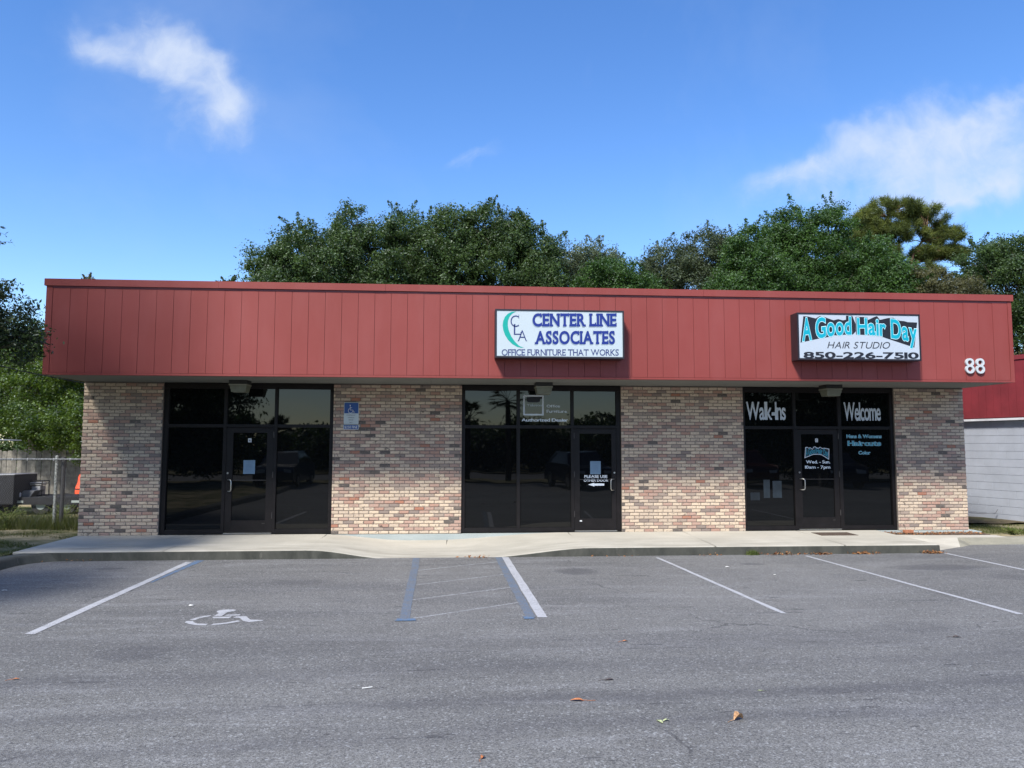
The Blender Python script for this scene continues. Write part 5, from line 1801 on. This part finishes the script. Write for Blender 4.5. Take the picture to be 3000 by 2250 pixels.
# board fence behind
wf = empty('board_fence', (-8, 9, -.1), 0, 'weathered grey wooden board fence behind the trailer', 'fence')
wood = simple('silvered_wood', (.19, .178, .155), .95, var=.22, vs=7, bmp=.4, bs=40)
wood2 = simple('silvered_wood_pale', (.27, .25, .215), .95, var=.22, vs=7, bmp=.4, bs=40)
rr = random.Random(4)
vars_ = []
for m_ in (wood, wood2, wood):
    for k in range(2):
        h = 1.72 + rr.uniform(-.03, .03)
        w_ = .135
        mb = MB().poly([(-w_ / 2, 0, 0), (w_ / 2, 0, 0), (w_ / 2, 0, h - .03), (w_ / 2 - .03, 0, h), (-w_ / 2 + .03, 0, h), (-w_ / 2, 0, h - .03)], (0, .018, 0))
        vars_.append(mb.mesh('board', m_))
x_ = -8.0
while x_ < 8.0:
    o_ = bpy.data.objects.new('board', rr.choice(vars_))
    o_.parent = wf
    o_.location = (x_, rr.uniform(-.006, .006), rr.uniform(-.03, .03))
    o_.rotation_euler = (0, rr.uniform(-.008, .008), 0)
    COL.objects.link(o_)
    x_ += .148
for zz in (.35, .95, 1.5):
    MB().box(-8, 8, .028, .066, zz, zz + .08).build('rail', wood, wf)
for k in range(7):
    MB().box(-8 + k * 2.5, -7.91 + k * 2.5, .07, .16, 0, 1.75).build('post', wood, wf)

# ------------------------------------------------------------------ things behind the fence
blk = simple('black_paint', (.009, .009, .012), .7, var=.3, vs=6)
rub = simple('rubber', (.02, .02, .02), .85)
refl = simple('pale_reflector', (.30, .34, .33), .5)
tr_ = empty('flatbed_trailer', (-3.3, 5.4, -.08), 0, 'low black flatbed trailer parked behind the chain link fence', 'trailer')
mb = MB().box(-1.3, 2.3, -.06, 1.2, .44, .475)
mb.build('deck', blk, tr_)
MB().box(-1.3, 2.3, -.10, -.061, .28, .474).build('side_rail', blk, tr_)
MB().box(-1.3, 2.3, 1.201, 1.24, .28, .474).build('side_rail', blk, tr_)
for (a, b_) in ((-.75, -.60), (.62, .95)):
    MB().box(a, b_, -.108, -.101, .33, .39).build('reflector', refl, tr_)
for sx in (-.2, .45):
    for sy in (-.02, 1.16):
        mb = MB().tube([(sx, sy + .0, .26), (sx, sy + .14, .26)], .24, 20)
        wh = mb.build('wheel', rub, tr_)
        MB().tube([(sx, sy - .006, .26), (sx, sy + .10, .26)], .12, 14).build('rim', refl, wh)
mb = MB().poly([(-.85, .1, .476), (-.55, .1, .476), (-.43, .1, .64), (-.72, .1, .64)], (0, .5, 0))
mb.build('ramp_plate', simple('steel_plate', (.16, .17, .19), .6, .4), tr_)

ge = empty('generator', (-3.96, 6.0, .395), 0, 'small open-frame generator standing on the flatbed trailer', 'generator')
mb = MB()
for sx in (-.24, .24):
    for sy in (-.18, .18):
        mb.tube([(sx, sy, 0), (sx, sy, .40)], .013, 6)
    mb.tube([(sx, -.18, .40), (sx, .18, .40)], .013, 6).tube([(sx, -.18, .01), (sx, .18, .01)], .013, 6)
for sy in (-.18, .18):
    for zz in (.01, .40, .33):
        mb.tube([(-.24, sy, zz), (.24, sy, zz)], .013, 6)
mb.build('frame', blk, ge)
mb = MB().box(-.20, .20, -.14, .14, .28, .36)
mb.build('fuel_tank', simple('tank_silver', (.5, .5, .5), .4, .3), ge, bevel=.02)
MB().box(-.04, .19, -.16, .12, .03, .26).build('engine', simple('engine_grey', (.30, .31, .33), .5, .2), ge, bevel=.02)
MB().tube([(-.12, -.12, .13), (-.12, .1, .13)], .08, 14).build('alternator', blk, ge)

cart = empty('utility_cart', (-5.2, 5.1, -.08), 0, 'black box-sided utility cart with a small white canopy at the left edge', 'cart')
mb = MB().poly([(-1.2, 0, .30), (1.15, 0, .30), (1.15, 0, 1.06), (-1.2, 0, 1.0)], (0, 1.1, 0))
mb.build('body', blk, cart, bevel=.02)
MB().poly([(-1.21, -.01, 1.012), (1.16, -.01, 1.072), (1.16, -.01, 1.09), (-1.21, -.01, 1.03)], (0, 1.12, 0)).build('lid_edge', simple('pale_metal', (.5, .5, .52), .4, .3), cart)
for sx in (-.7, .35):
    for sy in (-.13, 1.1):
        wh = MB().tube([(sx, sy, .28), (sx, sy + .13, .28)], .29, 22).build('wheel', rub, cart)
        MB().tube([(sx, sy - .005, .28), (sx, sy + .1, .28)], .13, 14).build('rim', simple('rust_rim', (.12, .05, .04), .7), wh)
for sx in (-1.1, .58):
    MB().tube([(sx, .1, 1.0), (sx, .1, 1.96)], .016, 8).build('canopy_post', blk, cart)
MB().poly([(-1.25, -.05, 2.00), (.66, -.05, 1.965), (.66, -.05, 1.99), (-1.25, -.05, 2.05)], (0, 1.2, 0)).build('canopy', M['number'], cart)

bo = empty('plastic_bottle', (-4.08, 5.42, .395), 0, 'white plastic bottle standing on the trailer', 'bottle')
MB().lathe([(.045, 0), (.05, .02), (.05, .10), (.022, .13), (.018, .155)], 12).build('body', M['number'], bo, smooth=True)
MB().lathe([(.021, .155), (.021, .175)], 10).build('cap', M['tagwhite'], bo)

co = empty('traffic_cone', (-3.80, 8.2, -.08), 0, 'tall orange traffic channelizer cone half hidden by the brick corner', 'traffic cone')
org = simple('fluorescent_orange', (.85, .10, .03), .5, var=.05)
MB().lathe([(.02, .98), (.07, .965), (.10, .90), (.115, .72), (.165, .58), (.175, .53), (.175, .30), (.18, .06)][::-1], 18).build('body', org, co, smooth=True)
MB().lathe([(.179, .515), (.179, .545)], 18).build('band', blk, co)
MB().lathe([(.27, 0), (.27, .055), (.19, .06)], 18).build('base', blk, co)

# ------------------------------------------------------------------ neighbour building at the right
# its long wall runs obliquely; local x along the wall, local -y faces the lot
A_ = Vector((20.87, 3.33, 0)); B_ = Vector((21.35, 1.85, 0))
dirx = Vector((.44, -1.48, 0)).normalized()
ang = math.atan2(dirx.y, dirx.x)
nb = empty('neighbour_building', (20.87 - dirx.x * 5, 3.33 - dirx.y * 5, -.12), ang, 'white painted concrete block building with a red metal fascia at the right edge', 'building')
wb = simple('white_painted_block', (.37, .40, .46), .8, var=.04, vs=2.5, bmp=.3, bs=40)
wj = simple('painted_block_joint', (.31, .335, .385), .9, var=.03)
L_ = 9.5
MB().box(0, L_, .012, 6, 0, 2.56).build('wall', wj, nb)
wall_nb = [c for c in nb.children if c.name.startswith('wall')][0]
bh, blw = .203, .406
vb = []
for k in range(4):
    mb = MB()
    j = lambda: random.uniform(-.001, .001)
    mb.add([(.005, 0 + j(), .005), (blw - .005, 0 + j(), .005), (blw - .005, j(), bh - .005), (.005, j(), bh - .005), (.002, .011, .002), (blw - .002, .011, .002), (blw - .002, .011, bh - .002), (.002, .011, bh - .002)],
           [(0, 1, 2, 3), (0, 4, 5, 1), (1, 5, 6, 2), (2, 6, 7, 3), (3, 7, 4, 0)])
    vb.append(mb.mesh('concrete_block', wb))
for r_ in range(13):
    x_ = -(r_ % 2) * blw / 2
    while x_ < L_:
        if 2.6 < x_ < 8.4:
            o_ = bpy.data.objects.new('concrete_block', random.choice(vb))
            o_.parent = wall_nb
            o_.location = (x_, 0, r_ * bh - .02 if False else r_ * .197)
            o_.scale = (1, 1, .197 / bh)
            COL.objects.link(o_)
        x_ += blw
rest = MB()
for r_ in range(13):
    x_ = -(r_ % 2) * blw / 2
    while x_ < L_:
        if not (2.6 < x_ < 8.4):
            rest.box(max(0, x_) + .004, min(L_, x_ + blw) - .004, .002, .0118, r_ * .197 + .004, r_ * .197 + .193)
        x_ += blw
o_ = rest.build('block_courses', wb, wall_nb)
o_['kind'] = 'stuff'
fn_ = MB().box(-.1, L_ + .1, -.10, 6, 2.60, 4.10)
fo = fn_.build('fascia', simple('neighbour_red_groove', (.13, .015, .02), .8), nb)
x_ = 0.0
while x_ < L_:
    MB().box(x_ - .1 + .003, x_ + .1 - .003, -.112, -.1005, 2.62, 4.02).build('panel', M['red_nb'], fo)
    x_ += .2
MB().box(-.12, L_ + .12, -.135, .1, 4.03, 4.14).build('cap_flashing', M['red_nb'], fo)
MB().box(-.1, L_ + .1, -.13, -.02, 2.545, 2.598).build('drip_edge', simple('pale_drip_edge', (.62, .63, .66), .5), fo)
# bent conduit stub on the wall
tag(MB().tube([(20.45, 2.75, .10), (20.72, 2.62, .085), (20.98, 2.5, .11), (21.02, 2.47, .20)], .010, 6).build('bent_pipe', simple('dull_pipe', (.20, .20, .22), .6)), 'thin bent grey pipe in front of the white block wall', 'pipe')

# ------------------------------------------------------------------ across the road, seen only mirrored in the glass
G3 = 'trees across the road mirrored in the shop windows'
tree('oak_tree', 'large spreading oak across the road mirrored in the leftmost windows', 'tree', (-9.5, -24.5, -.1), (-9.5, -24.5, 4),
     [(-9.5, -24.5, 6.5, 4.5, 3, 3.2), (-5.2, -24.5, 4.4, 2.2, 2.0, 1.9), (-5.6, -24.5, 1.8, 2.6, 2, 1.6), (-10, -24.5, 2.4, 3.4, 2, 2.2), (-13, -25, 5.5, 4, 3.5, 3)], 900, 75, .22, 'oak', 301, .75, .4, G3, .3)
tree('oak_tree', 'large spreading oak across the road mirrored in the hair studio windows', 'tree', (29, -26, -.1), (29, -26, 4),
     [(26, -26, 5.5, 4.2, 2.6, 3.6), (32, -26, 6.0, 4.5, 2.6, 4.0), (25.5, -26, 2.0, 3.6, 2.2, 1.9), (31.5, -26, 2.0, 3.6, 2.2, 1.9), (37, -26, 4.5, 4, 3, 4)], 1150, 75, .24, 'oak', 302, .8, .4, G3, .3)
for (x_, h, sd_, lb_) in ((4, 2.6, 311, 'low bushy tree across the road behind the left palm'), (13.2, 4.0, 312, 'rounded bushy tree across the road mirrored right of the palms'), (19.5, 3.9, 313, 'bushy tree across the road mirrored above the middle door'), (-1, 2.9, 314, 'low hedge-like tree across the road mirrored in the left storefront'), (8.5, 3.0, 315, 'low tree across the road between the palms')):
    tree('bushy_tree', lb_, 'tree', (x_, -42, -.1), (x_, -42, h * .4), [(x_, -42, h * .5, 3.6, 2.2, h * .5), (x_ + 2.4, -42, h * .4, 2.4, 2, h * .4)], 170, 60, .25, 'oak', sd_, .6, .2, G3, .3)


rgw = np.random.default_rng(400)
Cw = np.stack([rgw.uniform(-60, 90, 2600), rgw.uniform(-50, -46, 2600), rgw.uniform(0, 1, 2600) ** .7 * 3.6], 1)
Cw[:, 2] *= 1 + .25 * np.sin(Cw[:, 0] * .35) + .12 * np.sin(Cw[:, 0] * 1.1)
me = fast_mesh('woodland', leaves_at(rgw, Cw, .9 * rgw.uniform(.6, 1.2, len(Cw)), 45, .42, .8, .6), 0, LEAF['oak'], rgw.uniform(0, 1, len(Cw) * 45))
tag(link('woodland', me), 'dark band of woodland along the far side of the road mirrored in the glass', 'woodland', kind='stuff')


def palm(x_, y_, h, seed, label):
    rr = random.Random(seed)
    e_ = empty('palm_tree', (x_, y_, -.1), 0, label, 'palm tree', G3)
    MB().tube([(0, 0, 0), (.03, 0, h * .5), (0, 0, h)], [.17, .14, .15], 10).build('trunk', M['bark'], e_, smooth=True)
    V_ = []
    mb_ = MB()
    for i in range(26):
        a = rr.uniform(0, 2 * PI)
        el = rr.uniform(-.7, 1.35)
        d = Vector((math.cos(a) * math.cos(el), math.sin(a) * math.cos(el), math.sin(el)))
        c = Vector((0, 0, h)) + d * rr.uniform(.55, .8)
        mb_.tube([(0, 0, h), c], .012, 4, cap=False)
        s_ = d.cross(Vector((0, 0, 1))).normalized()
        n_ = s_.cross(d)
        for k in range(22):
            t_ = (k / 21 - .5) * 2.7
            f = (d * math.cos(t_) + s_ * math.sin(t_)).normalized()
            l_ = rr.uniform(.5, .72) * (1 - .18 * abs(t_) / 1.35)
            wv = f.cross(n_) * .022
            tip = c + f * l_ + Vector((0, 0, -.12 * l_))
            V_.append([c, c + f * l_ * .5 + wv, tip, c + f * l_ * .5 - wv])
    mb_.build('stalks', M['bark'], e_)
    me_ = fast_mesh('fronds', np.array([[tuple(q) for q in f] for f in V_]).reshape(-1, 3), 0, LEAF['palm'], np.random.default_rng(seed).uniform(0, 1, len(V_)))
    link('fronds', me_, None, e_)


palm(8.1, -24.6, 3.2, 1, 'short cabbage palm beside the road mirrored in the middle storefront')
palm(10.3, -24.9, 4.3, 2, 'taller cabbage palm beside the road mirrored in the middle storefront')
palm(-1.7, -24.5, 2.4, 3, 'small cabbage palm beside the road mirrored in the leftmost storefront')


def car(x_, y_, rz, col, label):
    e_ = empty('parked_car', (x_, y_, ZA), rz, label, 'car', 'cars parked across the lot')
    body = simple('car_paint', col, .25, .3, var=.02)
    prof = [(-2.25, .35), (-2.3, .75), (-2.15, .98), (-1.35, 1.08), (-.75, 1.62), (.95, 1.66), (1.95, 1.10), (2.2, 1.0), (2.28, .6), (2.2, .33)]
    vs, fs = [], []
    for (px_, pz) in prof:
        wd = .92 if pz < 1.15 else .72
        vs += [(px_, -wd, pz), (px_, wd, pz)]
    n_ = len(prof)
    fs = [(2 * i, 2 * i + 1, 2 * i + 3, 2 * i + 2) for i in range(n_ - 1)] + [(2 * n_ - 2, 2 * n_ - 1, 1, 0), tuple(2 * i for i in range(n_ - 1, -1, -1)), tuple(2 * i + 1 for i in range(n_))]
    MB().add(vs, fs).build('body', body, e_, bevel=.05, smooth=False)
    for sy in (-1, 1):
        MB().add([(-1.15, sy * .91, 1.12), (-.72, sy * .745, 1.56), (.88, sy * .745, 1.59), (1.6, sy * .91, 1.14)], [(0, 1, 2, 3)]).build('window', M['glass'], e_)
        for wx in (-1.4, 1.4):
            wh = MB().tube([(wx, sy * .74, .34), (wx, sy * .94, .34)], .34, 20).build('wheel', rub, e_)
            MB().tube([(wx, sy * .80, .34), (wx, sy * .948, .34)], .2, 14).build('rim', M['steel'], wh)
    for sy in (-.6, .6):
        MB().box(-2.32, -2.27, sy - .18, sy + .18, .72, .86).build('headlight', M['number'], e_)


car(13.2, -19.6, R(-100), (.02, .025, .04), 'dark blue car mirrored in the middle storefront')
car(25.5, -19.8, R(-85), (.025, .028, .04), 'dark car mirrored in the hair studio windows')
car(21.6, -21.2, R(-95), (.07, .015, .015), 'dark red car mirrored beside the hair studio door')
car(-.6, -21.0, R(-90), (.10, .11, .12), 'grey car mirrored in the leftmost storefront')

bpy.context.view_layer.update()
